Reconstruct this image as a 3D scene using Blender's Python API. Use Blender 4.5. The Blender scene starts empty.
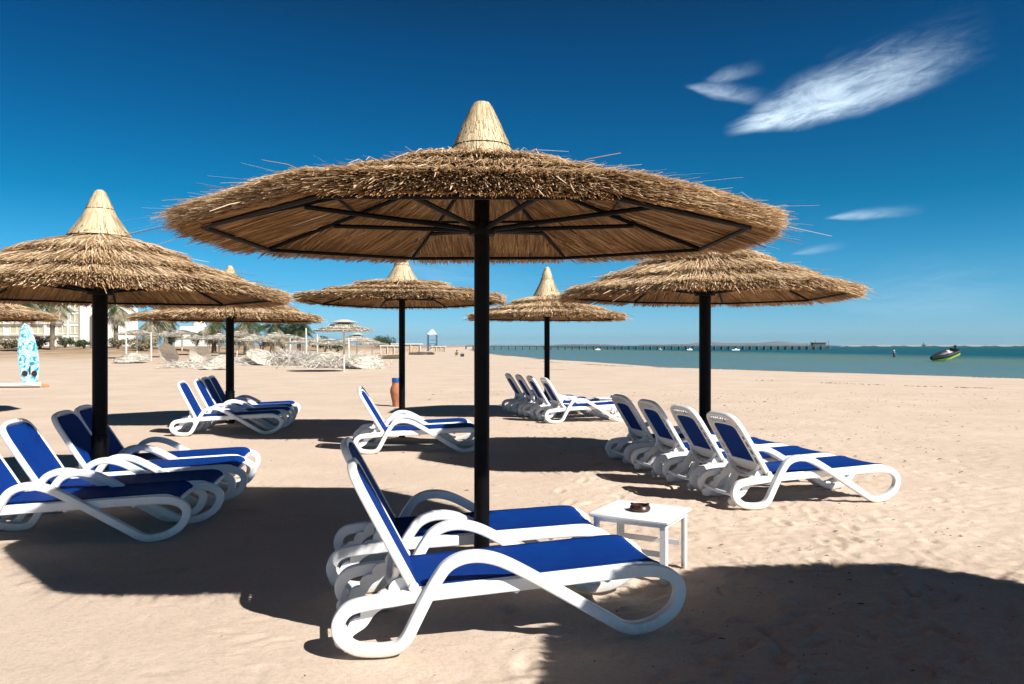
import bpy, math, random
import numpy as np
from mathutils import Vector, Matrix
R = math.radians
random.seed(7); rng = np.random.default_rng(7)
sc = bpy.context.scene
col = sc.collection
F, CX, CY, CH = 770.0, 512.0, 345.5, 1.5      # focal length in px, principal column, horizon row, eye height

# ------------------------------------------------------------------ terrain height
SH = np.array([[90, 5], [60, 18], [43, 30], [29.7, 44.6], [16, 65.5], [5.5, 109], [-4, 181], [-14, 300], [-30, 600], [-60, 1500]], float)
WATER = -0.5
def sstep(a, b, x):
    t = np.clip((x - a) / (b - a), 0, 1); return t * t * (3 - 2 * t)
def shore_x(y):
    return np.interp(y, SH[:, 1], SH[:, 0])
def base_h(x, y):
    x = np.asarray(x, float); y = np.asarray(y, float)
    d = shore_x(y) - x                     # metres inland along x
    k = np.clip(y / 60.0, 0.6, 6) ** 0.3
    h = np.where(d > 0, WATER * np.exp(-np.maximum(d, 0) / (9.0)), WATER + 0.06 * d)
    h = np.maximum(h, -3.0)
    inland = sstep(45, 95, y) * sstep(-22, -42, x + 0.0 * y) * 1.35
    far = sstep(-0.20, -0.40, x / np.maximum(y, 1)) * sstep(40, 110, y) * 1.1
    return h + np.maximum(inland, far) 

def vnoise(x, y, s, seed):
    r = np.random.default_rng(seed); n = 256
    g = r.random((n, n))
    u = x / s; v = y / s
    i = np.floor(u).astype(int); j = np.floor(v).astype(int)
    a = u - i; b = v - j; a = a * a * (3 - 2 * a); b = b * b * (3 - 2 * b)
    i0 = i % n; j0 = j % n; i1 = (i + 1) % n; j1 = (j + 1) % n
    return (g[i0, j0] * (1 - a) + g[i1, j0] * a) * (1 - b) + (g[i0, j1] * (1 - a) + g[i1, j1] * a) * b - 0.5
def gh(x, y):
    return float(base_h(x, y))

# ------------------------------------------------------------------ helpers
def tag(o, label=None, cat=None, group=None, kind=None):
    if label: o['label'] = label
    if cat: o['category'] = cat
    if group: o['group'] = group
    if kind: o['kind'] = kind
    return o
def empty(name, loc, rz=0):
    o = bpy.data.objects.new(name, None); col.objects.link(o)
    o.location = loc; o.rotation_euler = (0, 0, rz); o.empty_display_size = .1
    return o
class MB:
    def __init__(s): s.v = []; s.f = []; s.mi = []; s.m = 0
    def add(s, vs, fs):
        b = len(s.v); s.v += [tuple(map(float, p)) for p in vs]
        s.f += [tuple(b + i for i in f) for f in fs]; s.mi += [s.m] * len(fs)
    def box(s, c, d, rot=None, bev=0):
        x, y, z = d[0] / 2, d[1] / 2, d[2] / 2
        if bev <= 0:
            P = [(-x, -y, -z), (x, -y, -z), (x, y, -z), (-x, y, -z), (-x, -y, z), (x, -y, z), (x, y, z), (-x, y, z)]
            fs = [(0, 3, 2, 1), (4, 5, 6, 7), (0, 1, 5, 4), (1, 2, 6, 5), (2, 3, 7, 6), (3, 0, 4, 7)]
        else:
            P = []; fs = []
            prof = [(-z, bev), (-z + bev, 0), (z - bev, 0), (z, bev)]
            for zz, ins in prof:
                for (sx, sy) in ((-1, -1), (1, -1), (1, 1), (-1, 1)):
                    X, Y = sx * (x - ins), sy * (y - ins)
                    b2 = min(bev, x - ins - 1e-4, y - ins - 1e-4)
                    if (sx, sy) in ((-1, -1), (1, 1)): P += [(X, Y - sy * b2, zz), (X - sx * b2, Y, zz)]
                    else: P += [(X - sx * b2, Y, zz), (X, Y - sy * b2, zz)]
            for k in range(3):
                for i in range(8):
                    j = (i + 1) % 8; fs.append((k * 8 + i, k * 8 + j, k * 8 + 8 + j, k * 8 + 8 + i))
            fs.append(tuple(range(7, -1, -1))); fs.append(tuple(range(24, 32)))
        M = rot if rot is not None else Matrix.Identity(3)
        c = Vector(c)
        s.add([c + M @ Vector(p) for p in P], fs)
    def tube(s, pts, r, n=8, cap=True, close=False):
        pts = [Vector(p) for p in pts]; N = len(pts)
        rs = r if isinstance(r, (list, tuple)) else [r] * N
        t0 = (pts[1] - pts[0]).normalized()
        up = Vector((0, 0, 1)) if abs(t0.z) < .9 else Vector((1, 0, 0))
        a = t0.cross(up).normalized(); vs = []
        for i, p in enumerate(pts):
            if close: t = (pts[(i + 1) % N] - pts[i - 1]).normalized()
            else: t = (pts[min(i + 1, N - 1)] - pts[max(i - 1, 0)]).normalized()
            a = (a - t * a.dot(t)).normalized(); b = t.cross(a)
            for k in range(n):
                q = 2 * math.pi * k / n; vs.append(p + (a * math.cos(q) + b * math.sin(q)) * rs[i])
        fs = []
        for i in range(N if close else N - 1):
            j = (i + 1) % N
            for k in range(n):
                l = (k + 1) % n; fs.append((i * n + k, i * n + l, j * n + l, j * n + k))
        if cap and not close:
            fs.append(tuple(range(n - 1, -1, -1))); fs.append(tuple(range((N - 1) * n, N * n)))
        s.add(vs, fs)
    def lathe(s, prof, n=24, c=(0, 0, 0)):
        vs = []; fs = []
        for r, z in prof:
            for k in range(n):
                q = 2 * math.pi * k / n; vs.append((c[0] + r * math.cos(q), c[1] + r * math.sin(q), c[2] + z))
        for i in range(len(prof) - 1):
            for k in range(n):
                l = (k + 1) % n; fs.append((i * n + k, i * n + l, (i + 1) * n + l, (i + 1) * n + k))
        fs.append(tuple(range(n - 1, -1, -1))); fs.append(tuple(range((len(prof) - 1) * n, len(prof) * n)))
        s.add(vs, fs)
    def sweep(s, pts, ns, bs, a, b, close=False, rnd=.35, m=3):
        """rounded-rectangle section (half sizes a along n, b along b) swept along pts"""
        N = len(pts); sec = []
        rr = rnd
        for (sx, sy, q0) in ((1, 1, 0), (-1, 1, 90), (-1, -1, 180), (1, -1, 270)):
            for k in range(m + 1):
                q = R(q0 + 90 * k / m)
                sec.append((sx, sy, math.cos(q), math.sin(q)))
        vs = []; n = len(sec)
        for i in range(N):
            A = a[i] if isinstance(a, (list, np.ndarray)) else a; B = b[i] if isinstance(b, (list, np.ndarray)) else b
            r = rr * 2 * min(A, B)
            for sx, sy, cq, sq in sec:
                vs.append(pts[i] + ns[i] * (sx * (A - r) + cq * r) + bs[i] * (sy * (B - r) + sq * r))
        fs = []
        for i in range(N if close else N - 1):
            j = (i + 1) % N
            for k in range(n):
                l = (k + 1) % n; fs.append((i * n + k, i * n + l, j * n + l, j * n + k))
        if not close:
            fs.append(tuple(range(n - 1, -1, -1))); fs.append(tuple(range((N - 1) * n, N * n)))
        s.add(vs, fs)
    def prism(s, outline, u, v, w, o, th):
        """outline 2D in (u,v), extruded th along w, centred"""
        n = len(outline); vs = []
        for sg in (-.5, .5):
            for (p, q) in outline: vs.append(o + u * p + v * q + w * (sg * th))
        fs = [tuple(range(n - 1, -1, -1)), tuple(range(n, 2 * n))]
        for i in range(n):
            j = (i + 1) % n; fs.append((i, j, n + j, n + i))
        s.add(vs, fs)
    def build(s, name, mat, parent=None, smooth=True, ang=35):
        me = bpy.data.meshes.new(name); me.from_pydata(s.v, [], s.f)
        mats = mat if isinstance(mat, list) else [mat]
        for q in mats: me.materials.append(q)
        if len(mats) > 1: me.polygons.foreach_set('material_index', s.mi)
        import bmesh
        bm = bmesh.new(); bm.from_mesh(me); bmesh.ops.recalc_face_normals(bm, faces=bm.faces)
        if smooth:
            for f in bm.faces: f.smooth = True
            for e in bm.edges:
                if len(e.link_faces) == 2 and e.calc_face_angle(0) > R(ang): e.smooth = False
        bm.to_mesh(me); bm.free()
        o = bpy.data.objects.new(name, me); col.objects.link(o)
        if parent is not None: o.parent = parent
        return o
def npmesh(name, V, Fq, mat, parent=None, smooth=False):
    me = bpy.data.meshes.new(name)
    V = np.asarray(V, np.float32); Fq = np.asarray(Fq, np.int32); k = Fq.shape[1]
    me.vertices.add(len(V)); me.vertices.foreach_set('co', V.ravel())
    me.loops.add(Fq.size); me.loops.foreach_set('vertex_index', Fq.ravel())
    me.polygons.add(len(Fq)); me.polygons.foreach_set('loop_start', np.arange(0, Fq.size, k, dtype=np.int32))
    if smooth: me.polygons.foreach_set('use_smooth', np.ones(len(Fq), bool))
    me.update(calc_edges=True); me.materials.append(mat)
    o = bpy.data.objects.new(name, me); col.objects.link(o)
    if parent is not None: o.parent = parent
    return o
def copy_tree(o, parent=None):
    kids = list(o.children)
    c = o.copy(); col.objects.link(c)
    if parent is not None: c.parent = parent; c.matrix_parent_inverse = o.matrix_parent_inverse
    for ch in kids: copy_tree(ch, c)
    return c
def crom(P, n=8, close=False):
    P = [np.array(p, float) for p in P]; N = len(P); out = []
    for i in range(N if close else N - 1):
        if close: a, b, c, d = P[i - 1], P[i], P[(i + 1) % N], P[(i + 2) % N]
        else: a, b, c, d = P[max(i - 1, 0)], P[i], P[i + 1], P[min(i + 2, N - 1)]
        for k in range(n):
            t = k / n
            out.append(.5 * ((2 * b) + (c - a) * t + (2 * a - 5 * b + 4 * c - d) * t * t + (3 * b - a - 3 * c + d) * t ** 3))
    if not close: out.append(P[-1])
    return out

# ------------------------------------------------------------------ materials
def mat(name, color, rough=.5, spec=.5, metal=0, var=None, bump=None, sss=0, transl=0, coords='Object'):
    """var=(scale, amount) brightness noise, bump=(scale, strength, distance)"""
    m = bpy.data.materials.new(name); m.use_nodes = True; nt = m.node_tree; N = nt.nodes; L = nt.links
    p = N['Principled BSDF']; p.inputs['Roughness'].default_value = rough
    p.inputs['Specular IOR Level'].default_value = spec; p.inputs['Metallic'].default_value = metal
    tc = N.new('ShaderNodeTexCoord')
    c = (*color, 1)
    p.inputs['Base Color'].default_value = c
    if var:
        nz = N.new('ShaderNodeTexNoise'); nz.inputs['Scale'].default_value = var[0]; nz.inputs['Detail'].default_value = 6
        L.new(tc.outputs[coords], nz.inputs['Vector'])
        rp = N.new('ShaderNodeValToRGB'); e = rp.color_ramp.elements
        e[0].position = .3; e[1].position = .7
        e[0].color = tuple(max(0, q * (1 - var[1])) for q in color) + (1,)
        e[1].color = tuple(min(1, q * (1 + var[1])) for q in color) + (1,)
        L.new(nz.outputs['Fac'], rp.inputs['Fac']); L.new(rp.outputs['Color'], p.inputs['Base Color'])
    if bump:
        nb = N.new('ShaderNodeTexNoise'); nb.inputs['Scale'].default_value = bump[0]; nb.inputs['Detail'].default_value = 5
        L.new(tc.outputs[coords], nb.inputs['Vector'])
        b = N.new('ShaderNodeBump'); b.inputs['Strength'].default_value = bump[1]; b.inputs['Distance'].default_value = bump[2]
        L.new(nb.outputs['Fac'], b.inputs['Height']); L.new(b.outputs['Normal'], p.inputs['Normal'])
    return m

def straw_mat(name, stops, transl=.22, rough=.6):
    m = bpy.data.materials.new(name); m.use_nodes = True; nt = m.node_tree; N = nt.nodes; L = nt.links
    p = N['Principled BSDF']; p.inputs['Roughness'].default_value = rough; p.inputs['Specular IOR Level'].default_value = .3
    g = N.new('ShaderNodeNewGeometry'); tc = N.new('ShaderNodeTexCoord')
    nz = N.new('ShaderNodeTexNoise'); nz.inputs['Scale'].default_value = 2.2; nz.inputs['Detail'].default_value = 4
    L.new(tc.outputs['Object'], nz.inputs['Vector'])
    ma = N.new('ShaderNodeMath'); ma.operation = 'MULTIPLY_ADD'; ma.inputs[1].default_value = .9; ma.inputs[2].default_value = -.45
    L.new(nz.outputs['Fac'], ma.inputs[0])
    ad = N.new('ShaderNodeMath'); ad.operation = 'ADD'; L.new(g.outputs['Random Per Island'], ad.inputs[0]); L.new(ma.outputs[0], ad.inputs[1])
    rp = N.new('ShaderNodeValToRGB'); cr = rp.color_ramp
    cr.elements[0].position = stops[0][0]; cr.elements[0].color = (*stops[0][1], 1)
    cr.elements[1].position = stops[-1][0]; cr.elements[1].color = (*stops[-1][1], 1)
    for q, c in stops[1:-1]:
        e = cr.elements.new(q); e.color = (*c, 1)
    L.new(ad.outputs[0], rp.inputs['Fac']); L.new(rp.outputs['Color'], p.inputs['Base Color'])
    t = N.new('ShaderNodeBsdfTranslucent'); L.new(rp.outputs['Color'], t.inputs['Color'])
    mx = N.new('ShaderNodeMixShader'); mx.inputs[0].default_value = transl
    L.new(p.outputs[0], mx.inputs[1]); L.new(t.outputs[0], mx.inputs[2]); L.new(mx.outputs[0], N['Material Output'].inputs['Surface'])
    return m
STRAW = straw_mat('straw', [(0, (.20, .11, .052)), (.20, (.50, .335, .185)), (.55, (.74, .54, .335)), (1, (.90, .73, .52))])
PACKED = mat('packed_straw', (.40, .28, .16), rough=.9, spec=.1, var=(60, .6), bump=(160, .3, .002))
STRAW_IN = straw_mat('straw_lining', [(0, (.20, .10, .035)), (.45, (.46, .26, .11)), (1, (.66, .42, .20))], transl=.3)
STRAW_CAP = straw_mat('straw_cap', [(0, (.40, .29, .165)), (.3, (.60, .47, .29)), (1, (.78, .65, .45))], transl=.1)
STRAW_OLD = straw_mat('weathered_straw', [(0, (.40, .35, .29)), (.5, (.64, .59, .51)), (1, (.82, .78, .70))], transl=.1)
WHITE = mat('white_resin', (.80, .81, .82), rough=.42, spec=.4, var=(5, .06), bump=(60, .06, .002))
def dusty(m):
    nt = m.node_tree; N = nt.nodes; L = nt.links; p = N['Principled BSDF']; src = p.inputs['Base Color'].links[0].from_socket
    g = N.new('ShaderNodeTexCoord'); sp = N.new('ShaderNodeSeparateXYZ'); L.new(g.outputs['Object'], sp.inputs[0])
    nz = N.new('ShaderNodeTexNoise'); nz.inputs['Scale'].default_value = 22; nz.inputs['Detail'].default_value = 7; nz.inputs['Roughness'].default_value = .7; L.new(g.outputs['Object'], nz.inputs['Vector'])
    a = N.new('ShaderNodeMath'); a.operation = 'MULTIPLY_ADD'; a.inputs[1].default_value = .16; L.new(nz.outputs['Fac'], a.inputs[0]); L.new(sp.outputs['Z'], a.inputs[2])
    mr = N.new('ShaderNodeMapRange'); mr.inputs['From Min'].default_value = .17; mr.inputs['From Max'].default_value = .085; mr.inputs['To Max'].default_value = .75; L.new(a.outputs[0], mr.inputs['Value'])
    n2 = N.new('ShaderNodeTexNoise'); n2.inputs['Scale'].default_value = 7; n2.inputs['Detail'].default_value = 9; n2.inputs['Roughness'].default_value = .75; L.new(g.outputs['Object'], n2.inputs['Vector'])
    m2 = N.new('ShaderNodeMapRange'); m2.inputs['From Min'].default_value = .56; m2.inputs['From Max'].default_value = .72; m2.inputs['To Max'].default_value = .35; L.new(n2.outputs['Fac'], m2.inputs['Value'])
    mx = N.new('ShaderNodeMath'); mx.operation = 'MAXIMUM'; L.new(mr.outputs[0], mx.inputs[0]); L.new(m2.outputs[0], mx.inputs[1])
    c = N.new('ShaderNodeMix'); c.data_type = 'RGBA'; L.new(mx.outputs[0], c.inputs[0]); L.new(src, c.inputs[6]); c.inputs[7].default_value = (.56, .47, .38, 1); L.new(c.outputs[2], p.inputs['Base Color'])
dusty(WHITE)
BLACK = mat('black_painted_steel', (.0022, .0022, .003), rough=.55, spec=.12, var=(14, .8), bump=(60, .3, .002))
BLACKF = mat('dark_steel_frame', (.004, .0035, .003), rough=.6, spec=.15)
POLEW = mat('whitewashed_pole', (.66, .64, .60), rough=.8, var=(6, .15))
def fabric_mat():
    m = mat('blue_mesh_fabric', (.003, .075, .40), rough=.75, spec=.12); nt = m.node_tree; N = nt.nodes; L = nt.links; p = N['Principled BSDF']
    tc = N.new('ShaderNodeTexCoord'); nz = N.new('ShaderNodeTexNoise'); nz.inputs['Scale'].default_value = 3.5; nz.inputs['Detail'].default_value = 7; nz.inputs['Roughness'].default_value = .65
    L.new(tc.outputs['Object'], nz.inputs['Vector'])
    rp = N.new('ShaderNodeValToRGB'); e = rp.color_ramp.elements; e[0].position = .35; e[0].color = (.0006, .026, .185, 1); e[1].position = .75; e[1].color = (.0015, .040, .235, 1)
    L.new(nz.outputs['Fac'], rp.inputs['Fac']); L.new(rp.outputs['Color'], p.inputs['Base Color'])
    w = N.new('ShaderNodeTexChecker'); w.inputs['Scale'].default_value = 260; L.new(tc.outputs['Object'], w.inputs['Vector'])
    b = N.new('ShaderNodeBump'); b.inputs['Strength'].default_value = .25; b.inputs['Distance'].default_value = .001
    L.new(w.outputs['Fac'], b.inputs['Height']); L.new(b.outputs['Normal'], p.inputs['Normal'])
    return m
BLUE = fabric_mat(); HEM = mat('navy_hem', (.001, .018, .11), rough=.8, spec=.1)

def sand_mat():
    m = bpy.data.materials.new('beach_sand'); m.use_nodes = True; nt = m.node_tree; N = nt.nodes; L = nt.links; p = N['Principled BSDF']
    p.inputs['Roughness'].default_value = .95; p.inputs['Specular IOR Level'].default_value = .15
    tc = N.new('ShaderNodeTexCoord')
    def noise(s, d=6, r=.55):
        n = N.new('ShaderNodeTexNoise'); n.inputs['Scale'].default_value = s; n.inputs['Detail'].default_value = d; n.inputs['Roughness'].default_value = r
        L.new(tc.outputs['Object'], n.inputs['Vector']); return n.outputs['Fac']
    def ramp(fac, stops):
        r = N.new('ShaderNodeValToRGB'); cr = r.color_ramp; cr.elements[0].position = stops[0][0]; cr.elements[0].color = stops[0][1]
        cr.elements[1].position = stops[-1][0]; cr.elements[1].color = stops[-1][1]
        for q, c in stops[1:-1]: cr.elements.new(q).color = c
        L.new(fac, r.inputs['Fac']); return r.outputs['Color']
    def mixc(fac, a, b, mode='MIX'):
        x = N.new('ShaderNodeMix'); x.data_type = 'RGBA'; x.blend_type = mode
        if isinstance(fac, float): x.inputs[0].default_value = fac
        else: L.new(fac, x.inputs[0])
        for i, q in ((6, a), (7, b)):
            if isinstance(q, tuple): x.inputs[i].default_value = q
            else: L.new(q, x.inputs[i])
        return x.outputs[2]
    big = ramp(noise(.35, 5), [(.3, (.645, .52, .42, 1)), (.7, (.715, .585, .48, 1))])
    med = ramp(noise(34, 8, .75), [(.30, (.72, .70, .69, 1)), (.5, (.97, .965, .96, 1)), (.75, (1.05, 1.04, 1.03, 1))])
    fine = ramp(noise(240, 3, .7), [(.3, (.70, .68, .66, 1)), (.55, (1, 1, 1, 1)), (.8, (1.16, 1.14, 1.12, 1))])
    c = mixc(.75, big, med, 'MULTIPLY'); c = mixc(.55, c, fine, 'MULTIPLY')
    # dark grains: bits of shell and dried weed
    vo = N.new('ShaderNodeTexVoronoi'); vo.inputs['Scale'].default_value = 26; vo.inputs['Randomness'].default_value = 1
    L.new(tc.outputs['Object'], vo.inputs['Vector'])
    sp = ramp(vo.outputs['Distance'], [(.0, (1, 1, 1, 1)), (.07, (1, 1, 1, 1)), (.10, (0, 0, 0, 1))])
    pm = ramp(noise(1.3, 5, .7), [(.50, (0, 0, 0, 1)), (.66, (1, 1, 1, 1))])
    sp = mixc(1.0, sp, pm, 'MULTIPLY')
    spf = N.new('ShaderNodeMath'); spf.operation = 'MULTIPLY'; spf.inputs[1].default_value = .6; L.new(sp, spf.inputs[0])
    c = mixc(spf.outputs[0], c, (.16, .11, .075, 1))
    # damp sand and soil from height and place
    # churned, slightly darker damp sand in the trodden area, smoother pale sand elsewhere
    tread = ramp(noise(.9, 6, .65), [(.38, (1, 1, 1, 1)), (.62, (.84, .815, .80, 1))]); c = mixc(.5, c, tread, 'MULTIPLY')
    sx = N.new('ShaderNodeSeparateXYZ'); L.new(tc.outputs['Object'], sx.inputs[0])
    wn = N.new('ShaderNodeMath'); wn.operation = 'MULTIPLY_ADD'; wn.inputs[1].default_value = .12; L.new(noise(.5, 4), wn.inputs[0]); L.new(sx.outputs['Z'], wn.inputs[2])
    wet = ramp(wn.outputs[0], [(0, (1, 1, 1, 1)), (1, (0, 0, 0, 1))])
    mr = N.new('ShaderNodeMapRange'); mr.inputs['From Min'].default_value = -.37; mr.inputs['From Max'].default_value = -.30; mr.inputs['To Min'].default_value = 1; mr.inputs['To Max'].default_value = 0
    L.new(wn.outputs[0], mr.inputs['Value'])
    c = mixc(mr.outputs[0], c, (.20, .155, .115, 1))
    mr2 = N.new('ShaderNodeMapRange'); mr2.inputs['From Min'].default_value = .12; mr2.inputs['From Max'].default_value = .8; L.new(sx.outputs['Z'], mr2.inputs['Value'])
    soil = ramp(noise(.25, 6, .65), [(.35, (.30, .20, .12, 1)), (.65, (.50, .36, .25, 1))])
    c = mixc(mr2.outputs[0], c, soil)
    L.new(c, p.inputs['Base Color'])
    b1 = N.new('ShaderNodeBump'); b1.inputs['Strength'].default_value = .7; b1.inputs['Distance'].default_value = .008; L.new(noise(38, 7, .7), b1.inputs['Height'])
    b2 = N.new('ShaderNodeBump'); b2.inputs['Strength'].default_value = .7; b2.inputs['Distance'].default_value = .003; L.new(noise(190, 4, .8), b2.inputs['Height'])
    L.new(b1.outputs['Normal'], b2.inputs['Normal']); L.new(b2.outputs['Normal'], p.inputs['Normal'])
    return m
SAND = sand_mat()

def water_mat():
    m = bpy.data.materials.new('sea_water'); m.use_nodes = True; nt = m.node_tree; N = nt.nodes; L = nt.links; p = N['Principled BSDF']
    p.inputs['Roughness'].default_value = .30; p.inputs['Specular IOR Level'].default_value = .12; p.inputs['IOR'].default_value = 1.33
    tc = N.new('ShaderNodeTexCoord'); sx = N.new('ShaderNodeSeparateXYZ'); L.new(tc.outputs['UV'], sx.inputs[0])
    # UV.x = metres off shore / 100 : sandy shallows, reef flat, deep channel
    nz = N.new('ShaderNodeTexNoise'); nz.inputs['Scale'].default_value = .045; nz.inputs['Detail'].default_value = 9; nz.inputs['Roughness'].default_value = .65; L.new(tc.outputs['Object'], nz.inputs['Vector'])
    mp = N.new('ShaderNodeMapping'); mp.inputs['Scale'].default_value = (.25, 1, 1); L.new(tc.outputs['Object'], mp.inputs['Vector']); L.new(mp.outputs[0], nz.inputs['Vector'])
    ad = N.new('ShaderNodeMath'); ad.operation = 'MULTIPLY_ADD'; ad.inputs[1].default_value = .34; L.new(nz.outputs['Fac'], ad.inputs[0]); L.new(sx.outputs['X'], ad.inputs[2])
    rp = N.new('ShaderNodeValToRGB'); cr = rp.color_ramp
    S = [(0.0, (.20, .21, .18)), (.16, (.12, .195, .205)), (.34, (.10, .185, .20)), (.46, (.105, .185, .165)), (.60, (.12, .175, .13)), (.74, (.055, .13, .115)), (.86, (.006, .070, .085)), (1, (.002, .066, .062))]
    cr.elements[0].position = S[0][0]; cr.elements[0].color = (*S[0][1], 1); cr.elements[1].position = 1; cr.elements[1].color = (*S[-1][1], 1)
    for q, c in S[1:-1]: cr.elements.new(q).color = (*c, 1)
    L.new(ad.outputs[0], rp.inputs['Fac']); L.new(rp.outputs['Color'], p.inputs['Base Color'])
    w = N.new('ShaderNodeTexNoise'); w.inputs['Scale'].default_value = 1.1; w.inputs['Detail'].default_value = 6; w.inputs['Roughness'].default_value = .6
    mp2 = N.new('ShaderNodeMapping'); mp2.inputs['Scale'].default_value = (.45, 1.2, 1); mp2.inputs['Rotation'].default_value = (0, 0, R(20)); L.new(tc.outputs['Object'], mp2.inputs['Vector']); L.new(mp2.outputs[0], w.inputs['Vector'])
    b = N.new('ShaderNodeBump'); b.inputs['Strength'].default_value = 1; b.inputs['Distance'].default_value = .35; L.new(w.outputs['Fac'], b.inputs['Height']); L.new(b.outputs['Normal'], p.inputs['Normal'])
    return m
SEA = water_mat()

# ------------------------------------------------------------------ ground
def axis_far(start, end, d0, g):
    a = [start]
    while a[-1] < end: a.append(a[-1] + max(d0, g * a[-1]))
    return a
def make_ground():
    ys = list(np.linspace(-60, -4, 15)) + list(np.linspace(-3.5, 2.2, 20)) + axis_far(2.4, 26, .016, .0043)[:-1] + axis_far(26, 1800, .016, .02)
    xp = axis_far(.0, 2.6, .024, 0)[:-1] + axis_far(2.6, 14, .024, .009)[:-1] + axis_far(14, 900, .026, .03)
    xs = sorted([-v for v in xp[1:]] + xp)
    X, Y = np.meshgrid(np.array(xs), np.array(ys)); 
    Z = base_h(X, Y)
    dist = np.sqrt(X ** 2 + Y ** 2)
    near = 1 - sstep(14, 45, dist)
    tr_ = .35 + .65 * sstep(-1.0, 2.0, X - .05 * Y + 1.2 * vnoise(X, Y, 2.3, 8))      # smoother at left, trampled at right
    Z += .018 * vnoise(X, Y, 1.9, 1) + .005 * vnoise(X, Y, .7, 2) * near + tr_ * near * (.005 * vnoise(X + 3, Y, .23, 3) + (.004 + .005 * tr_) * vnoise(X, Y + 7, .10, 4) + (.003 + .007 * tr_) * vnoise(X, Y, .048, 5))
    Z += .10 * vnoise(X, Y, 9, 6) * sstep(15, 50, dist)
    # footprints and scuffs
    xa = np.array(xs); ya = np.array(ys)
    r = np.random.default_rng(11)
    def stamp(cx, cy, a, L, w, d):
        m = L * 2.2
        i0, i1 = np.searchsorted(xa, [cx - m, cx + m]); j0, j1 = np.searchsorted(ya, [cy - m, cy + m])
        if i1 - i0 < 2 or j1 - j0 < 2: return
        xx = X[j0:j1, i0:i1] - cx; yy = Y[j0:j1, i0:i1] - cy
        u = (xx * math.cos(a) + yy * math.sin(a)) / L; v = (-xx * math.sin(a) + yy * math.cos(a)) / w
        q = u * u + v * v
        Z[j0:j1, i0:i1] += -d * np.exp(-q * 2.2) + d * .5 * np.exp(-(np.sqrt(q) - 1.25) ** 2 * 9)
    for k in range(2600):
        y = 2.5 + 20 * r.random() ** 1.2; x = (r.random() ** .7 - .42) * 1.5 * y
        stamp(x, y, r.random() * 6.28, .06 + .08 * r.random(), .03 + .03 * r.random(), (.003 + .010 * r.random()) * (.45 if x < .1 * y else 1.1))
    for tr in range(18):                       # walked trails
        x, y = 1.0 + r.random() * 9, 3.5 + r.random() * 12; a = r.random() * 6.28
        for s in range(26):
            a += (r.random() - .5) * .25; x += .62 * math.cos(a); y += .62 * math.sin(a)
            if y < 2.4: break
            off = .09 * (1 if s % 2 else -1)
            stamp(x - off * math.sin(a), y + off * math.cos(a), a, .14, .055, .013 + .006 * r.random())
    for (px_, py_) in ((-.185, 4.72), (-3.96, 7.4), (2.32, 9.27), (-1.76, 12.3), (.74, 16.2), (-5.35, 14.6)):
        q = (X - px_) ** 2 + (Y - py_) ** 2; Z += .035 * np.exp(-q / .05) + .012 * vnoise(X * 3, Y * 3, .3, 12) * np.exp(-q / .3)
    n, k = len(ys), len(xs)
    idx = np.arange(n * k).reshape(n, k)
    Fq = np.stack([idx[:-1, :-1], idx[:-1, 1:], idx[1:, 1:], idx[1:, :-1]], -1).reshape(-1, 4)
    V = np.stack([X, Y, Z], -1).reshape(-1, 3)
    o = npmesh('sand_beach', V, Fq, SAND, smooth=True); tag(o, kind='structure')
make_ground()
def make_sea():
    ys = np.concatenate([np.linspace(-20, 60, 20), 60 * (5450 / 60) ** np.linspace(.02, 1, 90)])
    t = np.concatenate([np.linspace(-.4, 1, 20), 1 + (np.linspace(0.02, 1, 30) ** 2) * 90])
    X = shore_x(ys)[:, None] + (t * 100)[None, :]; X = np.maximum(X, -9000)
    Y = np.repeat(ys[:, None], len(t), 1)
    # leftwards beyond the end of the beach
    X = np.clip(X, -3400, 3400); Z = np.full_like(X, WATER)
    n, k = X.shape; idx = np.arange(n * k).reshape(n, k)
    Fq = np.stack([idx[:-1, :-1], idx[:-1, 1:], idx[1:, 1:], idx[1:, :-1]], -1).reshape(-1, 4)
    o = npmesh('sea', np.stack([X, Y, Z], -1).reshape(-1, 3), Fq, SEA, smooth=True); tag(o, kind='structure')
    # distance off shore, measured square to the shoreline
    seg = SH; P = np.stack([X, Y], -1).reshape(-1, 2); D = np.full(len(P), 1e9)
    for a, b in zip(seg[:-1], seg[1:]):
        ab = b - a; tt = np.clip(((P - a) @ ab) / (ab @ ab), 0, 1); D = np.minimum(D, np.linalg.norm(P - (a + tt[:, None] * ab), axis=1))
    uv = o.data.uv_layers.new(name='offshore'); li = np.zeros(len(o.data.loops), np.int32); o.data.loops.foreach_get('vertex_index', li)
    U = np.stack([D[li] / 130.0, np.zeros(len(li))], -1).astype(np.float32); uv.data.foreach_set('uv', U.ravel())
make_sea()

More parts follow.
